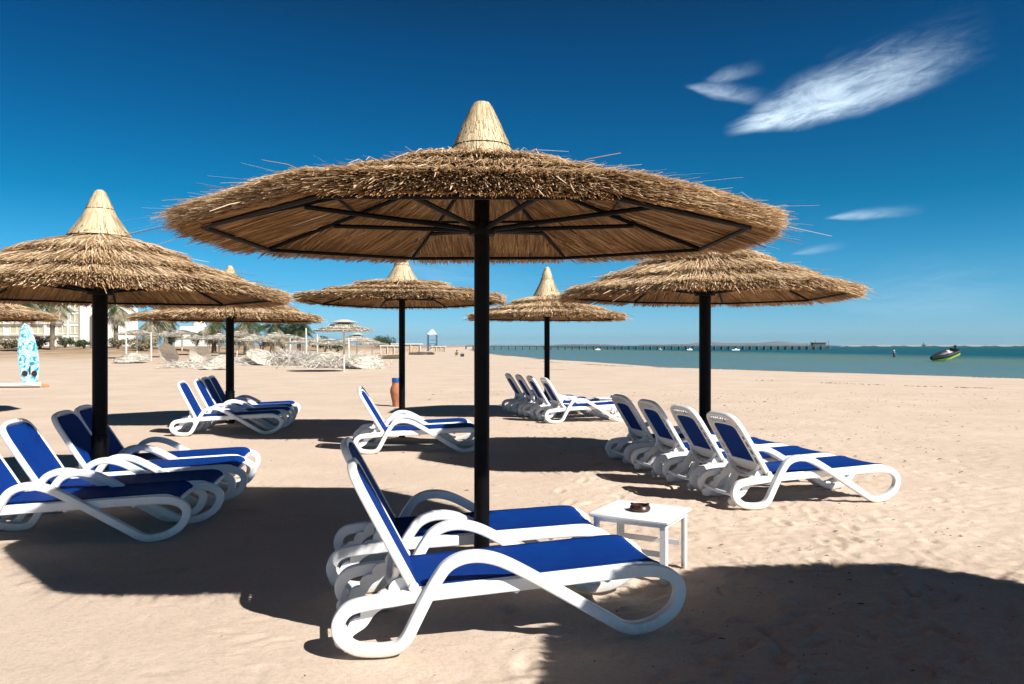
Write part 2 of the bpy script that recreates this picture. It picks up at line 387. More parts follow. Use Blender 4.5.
# ------------------------------------------------------------------ thatched umbrella
def make_umbrella(px, depth, label, Rr=1.74, Hr=2.14, Hc=2.66, Ht=3.0, rc=.20, prad=.048, n=20000, w=.006, seed=1, bell=False,
                  smat=None, pmat=None, cat='umbrella', group='thatched beach umbrellas with black poles', frame=True, X=None, droop=.0, tilt=0, rot=0, name='thatched_umbrella', pole=True, ends=(.46, .74, 1.0)):
    r = np.random.default_rng(seed)
    smat = smat or STRAW; pmat = pmat or BLACK
    x = (px - CX) / F * depth if X is None else X
    z0 = gh(x, depth)
    root = empty(name, (x, depth, z0), 0); tag(root, label, cat, group)
    RIN = Rr * math.cos(R(22.5))
    wob = r.random(16)
    def Rt(th):
        ph = (th - rot + math.pi / 8) % (math.pi / 4) - math.pi / 8
        o = RIN / np.cos(ph)
        return .8 * o + .2 * Rr * .97 + .02 * np.sin(3 * th + wob[0] * 6) + .012 * np.sin(7 * th + wob[1] * 6)
    def zb(rho, th):
        return Hr + (Hc - Hr) * (np.maximum(1 - rho, 0) ** 1.12 + np.minimum(1 - rho, 0)) + tilt * rho * np.sin(th) + .012 * np.sin(2 * th + wob[2] * 6)
    if pole:
        m = MB(); m.tube([(0, 0, -.25), (0, 0, 1.0), (0, 0, Hc + .05)], prad, 20)
        m.build('pole', pmat, root)
    if pole and prad > .06:
        m = MB(); m.tube([(0, 0, -.2), (0, 0, .62)], prad * 1.13, 20); m.tube([(0, 0, .62), (0, 0, .635)], prad * 1.2, 20)
        m.build('pole_sleeve', pmat, root)
    if frame:
        V8 = []
        for k in range(8):
            th = rot + R(22.5 + 45 * k); V8.append(th)
        def P(th, rho, dz): 
            ra = Rt(th) * rho; return (ra * math.cos(th), ra * math.sin(th), float(zb(rho, th)) + dz)
        hub = Hr + .06
        m = MB(); m.lathe([(prad * 1.7, -.035), (prad * 1.8, 0), (prad * 1.7, .035)], 20, (0, 0, hub)); m.build('hub', BLACKF, root)
        for k in range(8):
            m = MB(); m.tube([P(V8[k], .05, -.05), P(V8[k], .5, -.035), P(V8[k], .9, -.028)], .013, 6); m.build('rib', BLACKF, root)
            m = MB(); q = P(V8[k], .60, -.045); m.tube([(prad * 1.5 * math.cos(V8[k]), prad * 1.5 * math.sin(V8[k]), hub), q], .015, 6); m.build('strut', BLACKF, root)
        for rho, nm in ((.9, 'outer_ring'), (.50, 'inner_ring')):
            m = MB(); pts = [P(t, rho, -.035) for t in V8]
            for a, b in zip(pts, pts[1:] + pts[:1]): m.tube([a, b], (.013 if rho > .8 else .010), 6)
            m.build(nm, BLACKF, root)
    # woven lining sheet
    nt = 96; rh = np.linspace(.03, .965, 9); th = np.linspace(0, 2 * math.pi, nt, endpoint=False)
    TH, RH = np.meshgrid(th, rh); ra = Rt(TH) * RH
    V = np.stack([ra * np.cos(TH), ra * np.sin(TH), zb(RH, TH) + .004], -1).reshape(-1, 3)
    idx = np.arange(9 * nt).reshape(9, nt); nx = np.roll(idx, -1, 1)
    Fq = np.stack([idx[:-1], nx[:-1], nx[1:], idx[1:]], -1).reshape(-1, 4)
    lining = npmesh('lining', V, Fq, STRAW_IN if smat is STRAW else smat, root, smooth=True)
    def strips(P0, P1, mid, wd, wid, mt, nm, par):
        # three-point ribbons
        W = wd * (wid / 2)[:, None]
        V = np.stack([P0 - W, P0 + W, mid + W, mid - W, P1 + W * .6, P1 - W * .6], 1).reshape(-1, 3)
        b = np.arange(len(P0))[:, None] * 6
        Fq = np.concatenate([b + np.array([[0, 1, 2, 3]]), b + np.array([[3, 2, 4, 5]])], 0)
        return npmesh(nm, V, Fq, mt, par)
    # underside straws, laid square to each panel's rim
    nu = int(n * .28)
    t0 = r.random(nu) * 2 * math.pi; rho = np.sqrt(r.uniform(.02, .9, nu)); ra = Rt(t0) * rho
    cx_, cy_ = ra * np.cos(t0), ra * np.sin(t0)
    sec = np.round((t0 - rot) / (math.pi / 4)) * math.pi / 4 + rot + r.normal(0, .05, nu)
    L = r.uniform(.25, .5, nu) * Rr / 1.74
    ex, ey = cx_ + L * np.cos(sec), cy_ + L * np.sin(sec)
    tt = np.arctan2(ey, ex); rr = np.hypot(ex, ey) / Rt(tt); over = np.maximum(rr - 1.0 - r.normal(0, .012, nu), 0)
    ex -= over * Rt(tt) * np.cos(sec); ey -= over * Rt(tt) * np.sin(sec); rr = np.hypot(ex, ey) / Rt(tt)
    o1 = -.003 - .012 * r.random(nu); o2 = o1 - .006 * r.random(nu)
    P0 = np.stack([cx_, cy_, zb(rho, t0) + o1], -1); P1 = np.stack([ex, ey, zb(rr, tt) + o2 - .015 * r.random(nu) * (rr > .93)], -1)
    wd = np.stack([-np.sin(sec), np.cos(sec), r.normal(0, .35, nu)], -1)
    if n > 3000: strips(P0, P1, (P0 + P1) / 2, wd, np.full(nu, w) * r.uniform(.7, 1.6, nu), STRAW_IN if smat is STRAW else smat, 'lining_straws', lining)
    # tiers
    prev = .10
    for k, end in enumerate(ends):
        area = end ** 2 - max(prev - .1, 0) ** 2
        nk = int(n * area * 1.5)
        nf = int(nk * .72)     # extra straws crowding the cut fringe
        t0 = r.random(nk) * 2 * math.pi
        lo = max(prev - .16, .08)
        rho = np.sqrt(r.uniform(lo ** 2, end ** 2, nk)); rho[:nf] = end - .02 - r.random(nf) * .26
        RT = Rt(t0)
        L = r.uniform(.32, .60, nk) * Rr / 1.74
        rho1 = rho + L / RT
        cut = end * (1 + r.normal(0, .010, nk)); cut += (r.random(nk) < .035) * r.exponential(.028, nk)
        rho1 = np.where(r.random(nk) < .90, cut, np.minimum(rho1, cut)); rho = np.maximum(rho, rho1 - .42); rho = np.clip(np.minimum(rho, rho1 - .10), lo * .7, None)
        sec = np.round((t0 - rot) / (math.pi / 4)) * math.pi / 4 + rot
        dsec = (sec - t0 + math.pi) % (2 * math.pi) - math.pi
        dirn = t0 + dsec * .15 + r.normal(0, .055, nk)
        u = r.random(nk) ** .7
        def T(q): return .022 + .074 * np.clip((q - prev) / (end - prev), 0, 1) ** 1.3
        fluff = r.exponential(.0045, nk)
        x0, y0 = rho * RT * np.cos(t0), rho * RT * np.sin(t0)
        dl = (rho1 - rho) * RT
        x1, y1 = x0 + dl * np.cos(dirn), y0 + dl * np.sin(dirn)
        t1 = np.arctan2(y1, x1); q1 = np.hypot(x1, y1) / Rt(t1)
        z0_ = zb(rho, t0) + u * T(rho); z1 = zb(q1, t1) + u * T(q1) + fluff
        z1 -= .018 * (1 - .5 * u) * (q1 > end * .95)
        wild = r.random(nk) < .009
        z1 = z1 + wild * r.uniform(.0, .055, nk); ext = wild * (r.random(nk) < .5) * r.uniform(.02, .17, nk)
        x1 = x1 + ext * np.cos(dirn); y1 = y1 + ext * np.sin(dirn)
        P0 = np.stack([x0, y0, z0_], -1); P1 = np.stack([x1, y1, z1], -1)
        mid = (P0 + P1) / 2 + np.stack([.012 * r.normal(0, 1, nk), .012 * r.normal(0, 1, nk), .012 * r.normal(.5, .8, nk)], -1)
        a = r.uniform(-.55, .55, nk)
        wd = np.stack([-np.sin(t0) * np.cos(a), np.cos(t0) * np.cos(a), np.sin(a)], -1)
        lastt = strips(P0, P1, mid, wd, w * r.uniform(.6, 1.5, nk), smat, 'thatch_tier', root)
        # packed body of the layer under its loose straws
        rh = np.array([lo, (lo + end) / 2, end - .12, end - .07, end - .05, end - .045]); TH, RH = np.meshgrid(th, rh); ra = Rt(TH) * RH
        hz = np.array([.3, .5, .55, .50, .40, .05])[:, None] * T(RH)
        V = np.stack([ra * np.cos(TH), ra * np.sin(TH), zb(RH, TH) + hz], -1).reshape(-1, 3)
        idx = np.arange(6 * nt).reshape(6, nt); nx = np.roll(idx, -1, 1)
        Fq = np.stack([idx[:-1], nx[:-1], nx[1:], idx[1:]], -1).reshape(-1, 4)
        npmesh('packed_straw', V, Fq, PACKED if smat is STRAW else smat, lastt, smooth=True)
        prev = end
    # cap: bundle of straw tied to a point
    if Ht > Hc:
        H = Ht - Hc + .05; zc = Hc - .05
        if bell: prof = [(1.16, 0), (1.06, .10), (.94, .26), (.78, .44), (.60, .62), (.45, .80), (.35, .93), (.26, .985), (.05, 1.0)]
        else: prof = [(1.15, 0), (.86, .14), (.66, .32), (.50, .52), (.37, .70), (.27, .84), (.21, .95), (.06, 1.0)]
        m = MB(); m.lathe([(rc * a * .96, zc + H * b - .004) for a, b in prof], 28)
        cap = m.build('cap', STRAW_CAP if smat is STRAW else smat, root)
        nc = max(120, int(n * .05)); t0 = r.random(nc) * 2 * math.pi
        pr = np.array(prof[::-1])
        s0 = r.uniform(.0, .7, nc); s1 = np.minimum(s0 + r.uniform(.25, .5, nc), .985); s0[: nc // 3] = -.06
        def rad(s): return np.interp(s, pr[::-1, 1], pr[::-1, 0]) * rc
        jt = r.normal(0, .04, nc); k0 = rad(s0) + .004 + .010 * r.random(nc); k1 = rad(s1) + .004 * r.random(nc); sm = (s0 + s1) / 2; km = rad(sm) + .007
        P0 = np.stack([k0 * np.cos(t0), k0 * np.sin(t0), zc + H * s0], -1); P1 = np.stack([k1 * np.cos(t0 + jt), k1 * np.sin(t0 + jt), zc + H * s1], -1)
        mid = np.stack([km * np.cos(t0 + jt / 2), km * np.sin(t0 + jt / 2), zc + H * sm], -1)
        wd = np.stack([-np.sin(t0), np.cos(t0), 0 * t0], -1)
        if n > 3000: strips(P0, P1, mid, wd, w * r.uniform(.7, 1.5, nc), STRAW_CAP if smat is STRAW else smat, 'cap_straws', cap)
        if frame:
            for s in ((.22,) if bell else (.12, .55)):
                m = MB(); q = float(rad(np.array([s]))[0]) + .010
                m.tube([(q * math.cos(a), q * math.sin(a), zc + H * s) for a in np.linspace(0, 2 * math.pi, 28, endpoint=False)], .0035, 5, close=True)
                m.build('cord', BLACKF, cap)
    return root

UMB = [
 (485, 4.72, 'largest, nearest umbrella with its thatch underside in view, over the two front loungers', dict(Rr=1.785, Hr=2.15, Hc=2.68, Ht=2.99, rc=.175, prad=.047, n=46000, w=.0052, seed=3, bell=True, tilt=.045, X=-.185)),
 (100, 7.40, 'umbrella with tall pointed cap and thick pole at the left, over four loungers', dict(Rr=1.78, Hr=1.96, Hc=2.62, Ht=3.0, rc=.24, prad=.068, n=26000, w=.0075, seed=5)),
 (705, 9.27, 'umbrella on thick pole right of the nearest one, tip hidden behind its rim', dict(Rr=1.80, Hr=2.07, Hc=2.77, Ht=3.0, rc=.22, prad=.070, n=24000, w=.008, seed=9)),
 (402, 12.3, 'wide flat umbrella beside the clay jar, between the nearest one and the left ones', dict(Rr=1.72, Hr=2.19, Hc=2.58, Ht=2.98, rc=.24, prad=.05, n=13000, w=.011, seed=12)),
 (547, 16.2, 'small distant umbrella with pointed cap seen just right of the nearest pole', dict(Rr=1.72, Hr=2.06, Hc=2.62, Ht=3.16, rc=.25, prad=.058, n=10000, w=.013, seed=14)),
 (230, 14.6, 'umbrella behind the left one, over the four middle distance loungers', dict(Rr=1.74, Hr=1.98, Hc=2.62, Ht=3.02, rc=.24, prad=.075, n=11000, w=.012, seed=17)),
 (-36, 16.0, 'umbrella cut by the left picture edge, only part of its rim in view', dict(Rr=1.74, Hr=2.06, Hc=2.62, Ht=3.0, rc=.24, prad=.07, n=8000, w=.014, seed=19)),
]
for px, dp, lb, kw in UMB: make_umbrella(px, dp, lb, **kw)
make_umbrella(0, 1.73, 'umbrella standing outside the picture at right that shades the front right sand', X=3.97, Rr=1.98, Hr=2.14, seed=23, n=9000, w=.013)

# ------------------------------------------------------------------ sun lounger
def make_lounger():
    root = empty('sun_lounger', (0, 0, 0))
    # side frame: one continuous ribbon - rail, foot loop, armrest, rear loop
    loop = [(.27, .270, 0), (.70, .288, 0), (1.15, .305, 0), (1.40, .311, 0), (1.515, .292, .1), (1.578, .245, .3), (1.585, .180, .5), (1.545, .110, .7), (1.46, .056, .85), (1.36, .033, 1), (1.275, .043, 1), (1.19, .092, 1), (.98, .222, 1), (.78, .345, 1), (.66, .412, 1), (.58, .443, 1), (.505, .455, 1), (.43, .447, 1), (.365, .415, 1), (.32, .36, 1), (.275, .285, 1), (.215, .172, 1), (.165, .080, 1), (.115, .038, .9), (.03, .030, .8), (-.075, .045, .65), (-.145, .098, .5), (-.158, .165, .35), (-.115, .225, .2), (-.03, .247, .1), (.10, .256, 0)]
    for sd in (-1, 1):
        P3 = [(a, sd * (.292 + .048 * c), b) for a, b, c in loop]
        pts = [Vector(p) for p in crom(P3, 5, True)]; N = len(pts)
        ns, bs, A, B = [], [], [], []
        for i in range(N):
            t = (pts[(i + 1) % N] - pts[i - 1]); t.y *= .3; t.normalize(); b = Vector((0, 1, 0)); n = t.cross(b).normalized()
            ns.append(n); bs.append(b)
            k = (abs(pts[i].y) - .292) / .048; A.append(.0325 - .004 * min(max(k, 0), 1)); B.append(.025 + .006 * min(max(k, 0), 1))
        m = MB(); m.sweep(pts, ns, bs, A, B, close=True, rnd=.17, m=3); m.build('side_frame', WHITE, root, ang=40)
    # seat frame: thin white surround under the fabric, following the seat line
    line = crom([(.20, .300), (.45, .310), (.80, .325), (1.20, .342), (1.40, .349), (1.475, .338), (1.515, .305)], 6)
    def ribbon(mb, half, off, th, inset=0):
        vs = []; n = len(line)
        for i, p in enumerate(line):
            q = line[min(i + 1, n - 1)] - line[max(i - 1, 0)]; q = q / np.linalg.norm(q); nn = np.array([-q[1], q[0]])
            hw = half - (.05 if i == n - 1 else .022 if i == n - 2 else .008 if i == n - 3 else 0)
            for y, dz in ((-hw, 0), (-hw * .6, -.007), (0, -.010), (hw * .6, -.007), (hw, 0)):
                c = p + nn * (off + dz); vs.append((c[0], y, c[1]))
            for y in (hw, -hw):
                c = p + nn * (off - th); vs.append((c[0], y, c[1]))
        fs = []
        for i in range(n - 1):
            for k in range(7): fs.append((i * 7 + k, i * 7 + (k + 1) % 7, (i + 1) * 7 + (k + 1) % 7, (i + 1) * 7 + k))
        fs.append(tuple(range(6, -1, -1))); fs.append(tuple(range((n - 1) * 7, n * 7))); mb.add(vs, fs)
    m = MB()
    for y in (-.283, .283):
        pts = [Vector((p[0], y, p[1] - .012)) for p in line]
        ns = [Vector((0, 0, 1))] * len(pts); m.sweep(pts, ns, [Vector((0, 1, 0))] * len(pts), .016, .010)
    m.tube([(1.512, -.30, .293), (1.512, .30, .293)], .018, 8); m.tube([(.72, -.30, .262), (.72, .30, .262)], .02, 8); m.tube([(1.20, -.30, .28), (1.20, .30, .28)], .02, 8); m.tube([(.24, -.30, .262), (.24, .30, .262)], .018, 8)
    m.build('seat_frame', WHITE, root)
    m = MB(); ribbon(m, .276, .008, .012); sf = m.build('seat_fabric', BLUE, root)
    m = MB()
    for y in (-.268, .268):
        pts = [Vector((p[0], y * (1 if i < len(line) - 2 else .93), p[1] + .0085)) for i, p in enumerate(line[:-1])]
        m.sweep(pts, [Vector((0, 0, 1))] * len(pts), [Vector((0, 1, 0))] * len(pts), .0018, .007)
    m.build('hem', HEM, sf)
    for y in (-.306, .306):
        m = MB(); k0 = len(m.v); m.lathe([(.0, -.012), (.022, -.012), (.026, -.004), (.026, .004), (.022, .012), (0, .012)], 16)
        for i in range(k0, len(m.v)): a_, b_, c_ = m.v[i]; m.v[i] = (a_ + .205, y + c_, b_ + .312)
        m.build('hinge_cap', WHITE, root)
    # floor stretchers joining the loops
    m = MB(); m.tube([(-.13, -.31, .125), (-.15, 0, .120), (-.13, .31, .125)], .018, 8); m.build('rear_stretcher', WHITE, root)
    # toothed reclining racks
    for sd in (-1, 1):
        o = Vector((0, sd * .245, 0)); up = []; lo = []
        a = np.array([.17, .335]); b = np.array([-.135, .055]); d = b - a; L = np.linalg.norm(d); d /= L; nn = np.array([d[1], -d[0]])
        if nn[1] < 0: nn = -nn
        K = 36
        for i in range(K + 1):
            s = L * i / K; tooth = .021 * abs(math.sin(math.pi * 4.5 * i / K)) ** .7 - .008
            w_ = .026 + .012 * math.sin(math.pi * i / K)
            up.append(a + d * s + nn * (w_ + tooth)); lo.append(a + d * s - nn * (.018 + .006 * math.cos(i * .5)))
        m = MB(); m.prism([tuple(p) for p in up] + [tuple(p) for p in lo[::-1]], Vector((1, 0, 0)), Vector((0, 0, 1)), Vector((0, 1, 0)), o, .034)
        m.lathe([(.042, -.02), (.046, -.012), (.046, .012), (.042, .02)], 18)
        k = len(m.v) - 72
        for i in range(k, len(m.v)):
            x, y, z = m.v[i]; m.v[i] = (b[0] + x, sd * .245 + z, b[1] + y + .01)
        m.build('rack', WHITE, root)
    # backrest: hinged part in its own frame (x across thickness, z up the back)
    hinge = empty('x', (0, 0, 0)); bpy.data.objects.remove(hinge)
    U, V_, W_ = Vector((0, 1, 0)), Vector((0, 0, 1)), Vector((1, 0, 0))
    m = MB(); hw = .283; Lb = .64
    path = [(-hw, 0.0), (-hw - .004, .2), (-hw, .42), (-hw + .010, .525), (-hw + .040, .595), (-hw + .10, .628), (-.10, .640), (0, .642), (.10, .640), (hw - .10, .628), (hw - .040, .595), (hw - .010, .525), (hw, .42), (hw + .004, .2), (hw, 0)]
    pp = crom(path, 5); pts = [Vector((0, p[0], p[1])) for p in pp]; ns, bs = [], []
    for i in range(len(pts)):
        t = (pts[min(i + 1, len(pts) - 1)] - pts[max(i - 1, 0)]).normalized(); n = t.cross(W_); ns.append(n); bs.append(W_)
    m.sweep(pts, ns, bs, .018, .023, rnd=.3)
    # pierced rear border: inner ring, spokes between, lower plate
    inn = [(-.214, .10), (-.214, .44), (-.198, .520), (-.14, .548), (0, .555), (.14, .548), (.198, .520), (.214, .44), (.214, .10)]
    ip = crom(inn, 5); ipts = [Vector((-.014, p[0], p[1])) for p in ip]; ns, bs = [], []
    for i in range(len(ipts)):
        t = (ipts[min(i + 1, len(ipts) - 1)] - ipts[max(i - 1, 0)]).normalized(); ns.append(t.cross(W_)); bs.append(W_)
    m.sweep(ipts, ns, bs, .011, .010, rnd=.3)
    K = 38
    for i in range(K + 1):
        a = np.array(pp[int(i / K * (len(pp) - 1))]); b = np.array(min(ip, key=lambda q: (q[0] - a[0]) ** 2 + (q[1] - a[1]) ** 2))
        if a[1] < .12 or np.linalg.norm(a - b) > .12: continue
        top = a[1] > .53
        d = b - a; L = np.linalg.norm(d); ang = math.atan2(d[1], d[0])
        M = Matrix.Rotation(ang, 3, 'X'); c = (a + b) / 2
        m.box((-.014, c[0], c[1]), (.012, L, .015 if top else .022), M)
    m.box((-.014, 0, .075), (.014, .54, .12), None, .004)
    # bowed lower stay hanging behind the plate
    bow = crom([(-.02, -.27, .13), (-.06, -.22, .07), (-.10, -.10, .03), (-.11, 0, .02), (-.10, .10, .03), (-.06, .22, .07), (-.02, .27, .13)], 5)
    m.tube([Vector(p) for p in bow], .017, 8)
    bk = m.build('backrest', WHITE, root); bk.location = (.205, 0, .305)
    m = MB(); hf = .262
    def rrect(h, t0, t1, rr, n=5):
        o = [(-h, t0), (h, t0)]
        for k in range(n + 1): q = R(90 * k / n); o.append((h - rr + rr * math.cos(q), t1 - rr + rr * math.sin(q)))
        for k in range(n + 1): q = R(90 + 90 * k / n); o.append((-h + rr + rr * math.cos(q), t1 - rr + rr * math.sin(q)))
        return o
    m.prism(rrect(hf, -.005, .606, .09), U, V_, W_, Vector((.012, 0, 0)), .014)
    fb = m.build('back_fabric', BLUE, bk)
    m = MB(); m.box((-.0065, 0, .322), (.008, .415, .43)); m.build('rear_panel', BLUE, bk)
    bk.rotation_euler = (0, -R(27), 0)
    return root
proto = make_lounger()
LG = [ # (x, y, yaw, back recline, dz, label, group)
 (-0.74, 4.03, 11.5, 27, 0, 'nearest lounger, in front of the nearest pole, its far end in shade', 'pair of loungers under the nearest umbrella'),
 (-0.985, 5, 9, 28, 0, 'lounger just behind the nearest one, beyond the pole, beside the low table', 'pair of loungers under the nearest umbrella'),
 (-4.13, 5.95, 11, 32, 0, 'lounger with its backrest cut off by the left picture edge', 'four loungers at the left'),
 (-4.1, 6.55, 11, 32, 0, 'second nearest of the left four loungers, sunlit blue backrest with a dark shadow corner', 'four loungers at the left'),
 (-4.2, 7.43, 11, 32, 0, 'third of the left four loungers, shaded backrest left of the thick pole', 'four loungers at the left'),
 (-4.38, 8.12, 11, 32, 0, 'farthest of the left four loungers, backrest partly behind the thick pole', 'four loungers at the left'),
 (-5.52, 13.05, 10, 27, 0, 'nearest lounger of the distant left row, brightest white frame', 'distant left row of loungers'),
 (-5.58, 13.85, 10, 27, 0, 'second lounger of the distant left row, sunlit blue back', 'distant left row of loungers'),
 (-5.80, 14.75, 10, 27, 0, 'third lounger of the distant left row, back in shade', 'distant left row of loungers'),
 (-5.93, 15.4, 10, 27, 0, 'farthest lounger of the distant left row, tight against the third', 'distant left row of loungers'),
 (-2.03, 10.95, 5, 31, 0, 'lounger with thin upright back in the middle, near the clay jar', 'loungers beside the clay jar'),
 (-2.19, 11.72, 5, 31, 0, 'lounger behind the middle one near the clay jar, grey shaded arms', 'loungers beside the clay jar'),
 (0.74, 15.1, 13, 31, 0, 'near lounger of the distant centre row, blue seat and white arm in view', 'distant centre row of loungers'),
 (0.48, 15.9, 13, 31, 0, 'second lounger of the distant centre row, counted from its blue seat', 'distant centre row of loungers'),
 (0.25, 16.6, 13, 31, 0, 'third lounger of the distant centre row, back left of the second', 'distant centre row of loungers'),
 (0.02, 17.3, 13, 31, 0, 'leftmost and farthest lounger of the distant centre row', 'distant centre row of loungers'),
 (2.1, 7.35, 14.5, 32, 0, 'nearest lounger of the right row, seat stretching out over sunlit sand', 'right row of loungers'),
 (1.91, 8.15, 14.5, 32, 0, 'second lounger of the right row, backrest just left of the thick pole', 'right row of loungers'),
 (1.69, 8.97, 14.5, 32, 0, 'third lounger of the right row, between the second and the leftmost', 'right row of loungers'),
 (1.5, 9.9, 14.5, 32, 0, 'leftmost and farthest lounger of the right row', 'right row of loungers'),
]
trees = [proto] + [copy_tree(proto) for _ in LG[1:]]
for o, (x, y, yaw, rec, dz, lb, gp) in zip(trees, LG):
    o.location = (x, y, gh(x + .6, y + .1) + .002 + dz); o.rotation_euler = (0, -R(.6) if y < 4.5 else 0, R(yaw)); tag(o, lb, 'sun lounger', gp)
    for c in o.children:
        if c.name.startswith('backrest'): c.rotation_euler = (0, -R(rec), 0)

# ------------------------------------------------------------------ side table and ashtray
def make_table(loc, rz, label, size=(.54, .50)):
    t = empty('side_table', loc, rz); tag(t, label, 'table', 'low white beach tables')
    sx, sy = size[0] / 2, size[1] / 2
    m = MB(); m.box((0, 0, .388), (sx * 2, sy * 2, .026), None, .008); m.box((0, 0, .362), (sx * 2 - .05, sy * 2 - .05, .026)); m.build('table_top', WHITE, t)
    for a in (-1, 1):
        for b in (-1, 1):
            m = MB(); x, y = a * (sx - .045), b * (sy - .045)
            m.box((x, y + b * .012, .175), (.038, .010, .35)); m.box((x + a * .014, y - b * .013, .175), (.010, .040, .35)); m.build('leg', WHITE, t)
    for b in (-1, 1):
        m = MB(); m.box((0, b * (sy - .075), .17), (sx * 2 - .12, .012, .035)); m.build('stretcher', WHITE, t)
    return t
make_table((.86, 5.13, gh(.86, 5.13) + .004), R(-30), 'low white square table at the foot of the front loungers, brown ashtray on it')
m = MB(); 
m.lathe([(.050, 0), (.064, .005), (.069, .018), (.064, .032), (.058, .038), (.060, .041), (.052, .042), (.046, .036), (.044, .020), (.0, .018)], 32)
for k in range(3):
    a = k * 2.1 + .4; m.box((.058 * math.cos(a), .058 * math.sin(a), .042), (.02, .012, .008), Matrix.Rotation(a, 3, 'Z'))
ash = m.build('ashtray', mat('brown_glazed_clay', (.045, .018, .012), rough=.35, spec=.5, var=(40, .5)), None)
ash.location = (.848, 5.10, gh(.86, 5.13) + .4055); tag(ash, 'round brown ashtray on the low white table', 'ashtray')
make_table((2.02, 16.3, gh(2.0, 16.3)), R(10), 'small white table just past the distant centre loungers, only its top in view', (.5, .45))
m = MB(); m.lathe([(.05, 0), (.068, .01), (.066, .045), (.05, .05), (.04, .03), (0, .03)], 16)
a2 = m.build('ashtray', ash.data.materials[0]); a2.location = (2.14, 16.2, gh(2, 16.3) + .402); tag(a2, 'dark ashtray on the distant white table', 'ashtray')

# ------------------------------------------------------------------ clay jar
m = MB()
m.lathe([(.075, 0), (.085, .02), (.092, .10), (.12, .22), (.145, .36), (.142, .42), (.118, .49), (.096, .53), (.092, .57), (.095, .60)], 32)
jar = m.build('clay_jar', mat('terracotta', (.40, .155, .085), rough=.8, spec=.2, var=(9, .25), bump=(40, .3, .004)))
x = (396 - CX) / F * 19.0; jar.location = (x, 19.0, gh(x, 19.0)); tag(jar, 'tall terracotta jar with blue rim standing on the sand', 'jar')
m = MB(); m.lathe([(.098, .595), (.102, .60), (.102, .69), (.098, .70), (.085, .70), (.083, .61)], 32); m.build('rim_band', mat('blue_glaze', (.01, .09, .32), rough=.35), jar)

#BG0
# ------------------------------------------------------------------ things in the distance
def PX(px, y): return (px - CX) / F * y
def PZ(py, y): return CH - (py - CY) * y / F
# surfboards
def hullboard(L, w, th):
    """pointed board lying along x, deck up"""
    m = MB(); K = 28; vs = []; 
    for i in range(K + 1):
        t = i / K; hw = w / 2 * (math.sin(math.pi * min(max(t * .93 + .05, 0), 1)) ** .52) * (1 - .12 * t) if 0 < i < K else .01
        for q in range(10):
            a = 2 * math.pi * q / 10; vs.append((L * t, hw * math.cos(a), th * .5 * math.sin(a) + .10 * (t - .5) ** 2 * 1.2))
    fs = []
    for i in range(K):
        for q in range(10): fs.append((i * 10 + q, i * 10 + (q + 1) % 10, (i + 1) * 10 + (q + 1) % 10, (i + 1) * 10 + q))
    fs += [tuple(range(9, -1, -1)), tuple(range(K * 10, K * 10 + 10))]
    m.add(vs, fs); return m
def board_mat():
    m = bpy.data.materials.new('painted_board'); m.use_nodes = True; nt = m.node_tree; N = nt.nodes; L = nt.links; p = N['Principled BSDF']; p.inputs['Roughness'].default_value = .3
    tc = N.new('ShaderNodeTexCoord'); nz = N.new('ShaderNodeTexNoise'); nz.inputs['Scale'].default_value = 4.5; nz.inputs['Detail'].default_value = 4; nz.inputs['Distortion'].default_value = 1.6; L.new(tc.outputs['Object'], nz.inputs['Vector'])
    r = N.new('ShaderNodeValToRGB'); cr = r.color_ramp; cr.interpolation = 'CONSTANT'
    cr.elements[0].position = 0; cr.elements[0].color = (.05, .22, .45, 1); cr.elements[1].position = .40; cr.elements[1].color = (.12, .58, .66, 1)
    for q, c in ((.47, (.70, .82, .84)), (.53, (.25, .70, .72)), (.585, (.78, .84, .84)), (.66, (.60, .12, .16)), (.69, (.75, .82, .84))): cr.elements.new(q).color = (*c, 1)
    L.new(nz.outputs['Fac'], r.inputs['Fac']); L.new(r.outputs['Color'], p.inputs['Base Color']); return m
bx, by = PX(31, 27.6), 27.6
t = empty('surfboard', (bx, by, gh(bx, by))); tag(t, 'surfboard standing upright in the sand, patterned teal and white', 'surfboard')
b = hullboard(2.40, .80, .07).build('board', board_mat(), t); b.rotation_euler = (0, R(-94), 0); b.rotation_mode = 'XYZ'; b.location = (0.02, 0, -.12)
b.rotation_euler = (R(90) * 0, R(-90), R(90)); b.rotation_euler = (0, 0, 0)
b.matrix_local = Matrix.Translation((0, 0, -.1)) @ Matrix.Rotation(R(-5), 4, 'Y') @ Matrix(((0, 1, 0, 0), (0, 0, -1, 0), (1, 0, 0, 0), (0, 0, 0, 1)))
dk = mat('dark_pad', (.02, .02, .03), rough=.6)
for sx_ in (-.17, .17):
    m = MB(); m.lathe([(.0, 0), (.10, 0), (.10, .02), (0, .02)], 16); q = m.build('foot_pad', dk, t); q.rotation_euler = (R(90), 0, 0); q.location = (sx_ - .03 + .02, -.055, .50)
m = MB(); m.box((0, -.06, .62), (.035, .02, .30)); m.build('strap', dk, t)
bx, by = PX(-24, 27.3), 27.3
b = hullboard(2.3, .62, .16).build('surfboard', mat('white_gelcoat', (.80, .80, .78), rough=.3)); b.location = (bx, by, gh(bx, by) + .10); tag(b, 'plain white board lying flat, in front of the patterned standing one', 'surfboard')
m = MB()
for k in range(9):
    a = random.random() * 6.28; rr_ = random.random() * .18
    m.lathe([(.02, 0), (.09, .03), (.10, .08), (.05, .13), (0, .14)], 8, (rr_ * 1.6 * math.cos(a), rr_ * math.sin(a), -.01))
o = m.build('cloth_bundle', mat('orange_cloth', (.62, .24, .10), rough=.9, bump=(20, .8, .02))); x = PX(42, 27.5); o.location = (x, 27.5, gh(x, 27.5)); tag(o, 'orange bundle on the sand at the foot of the surfboards', 'bundle')

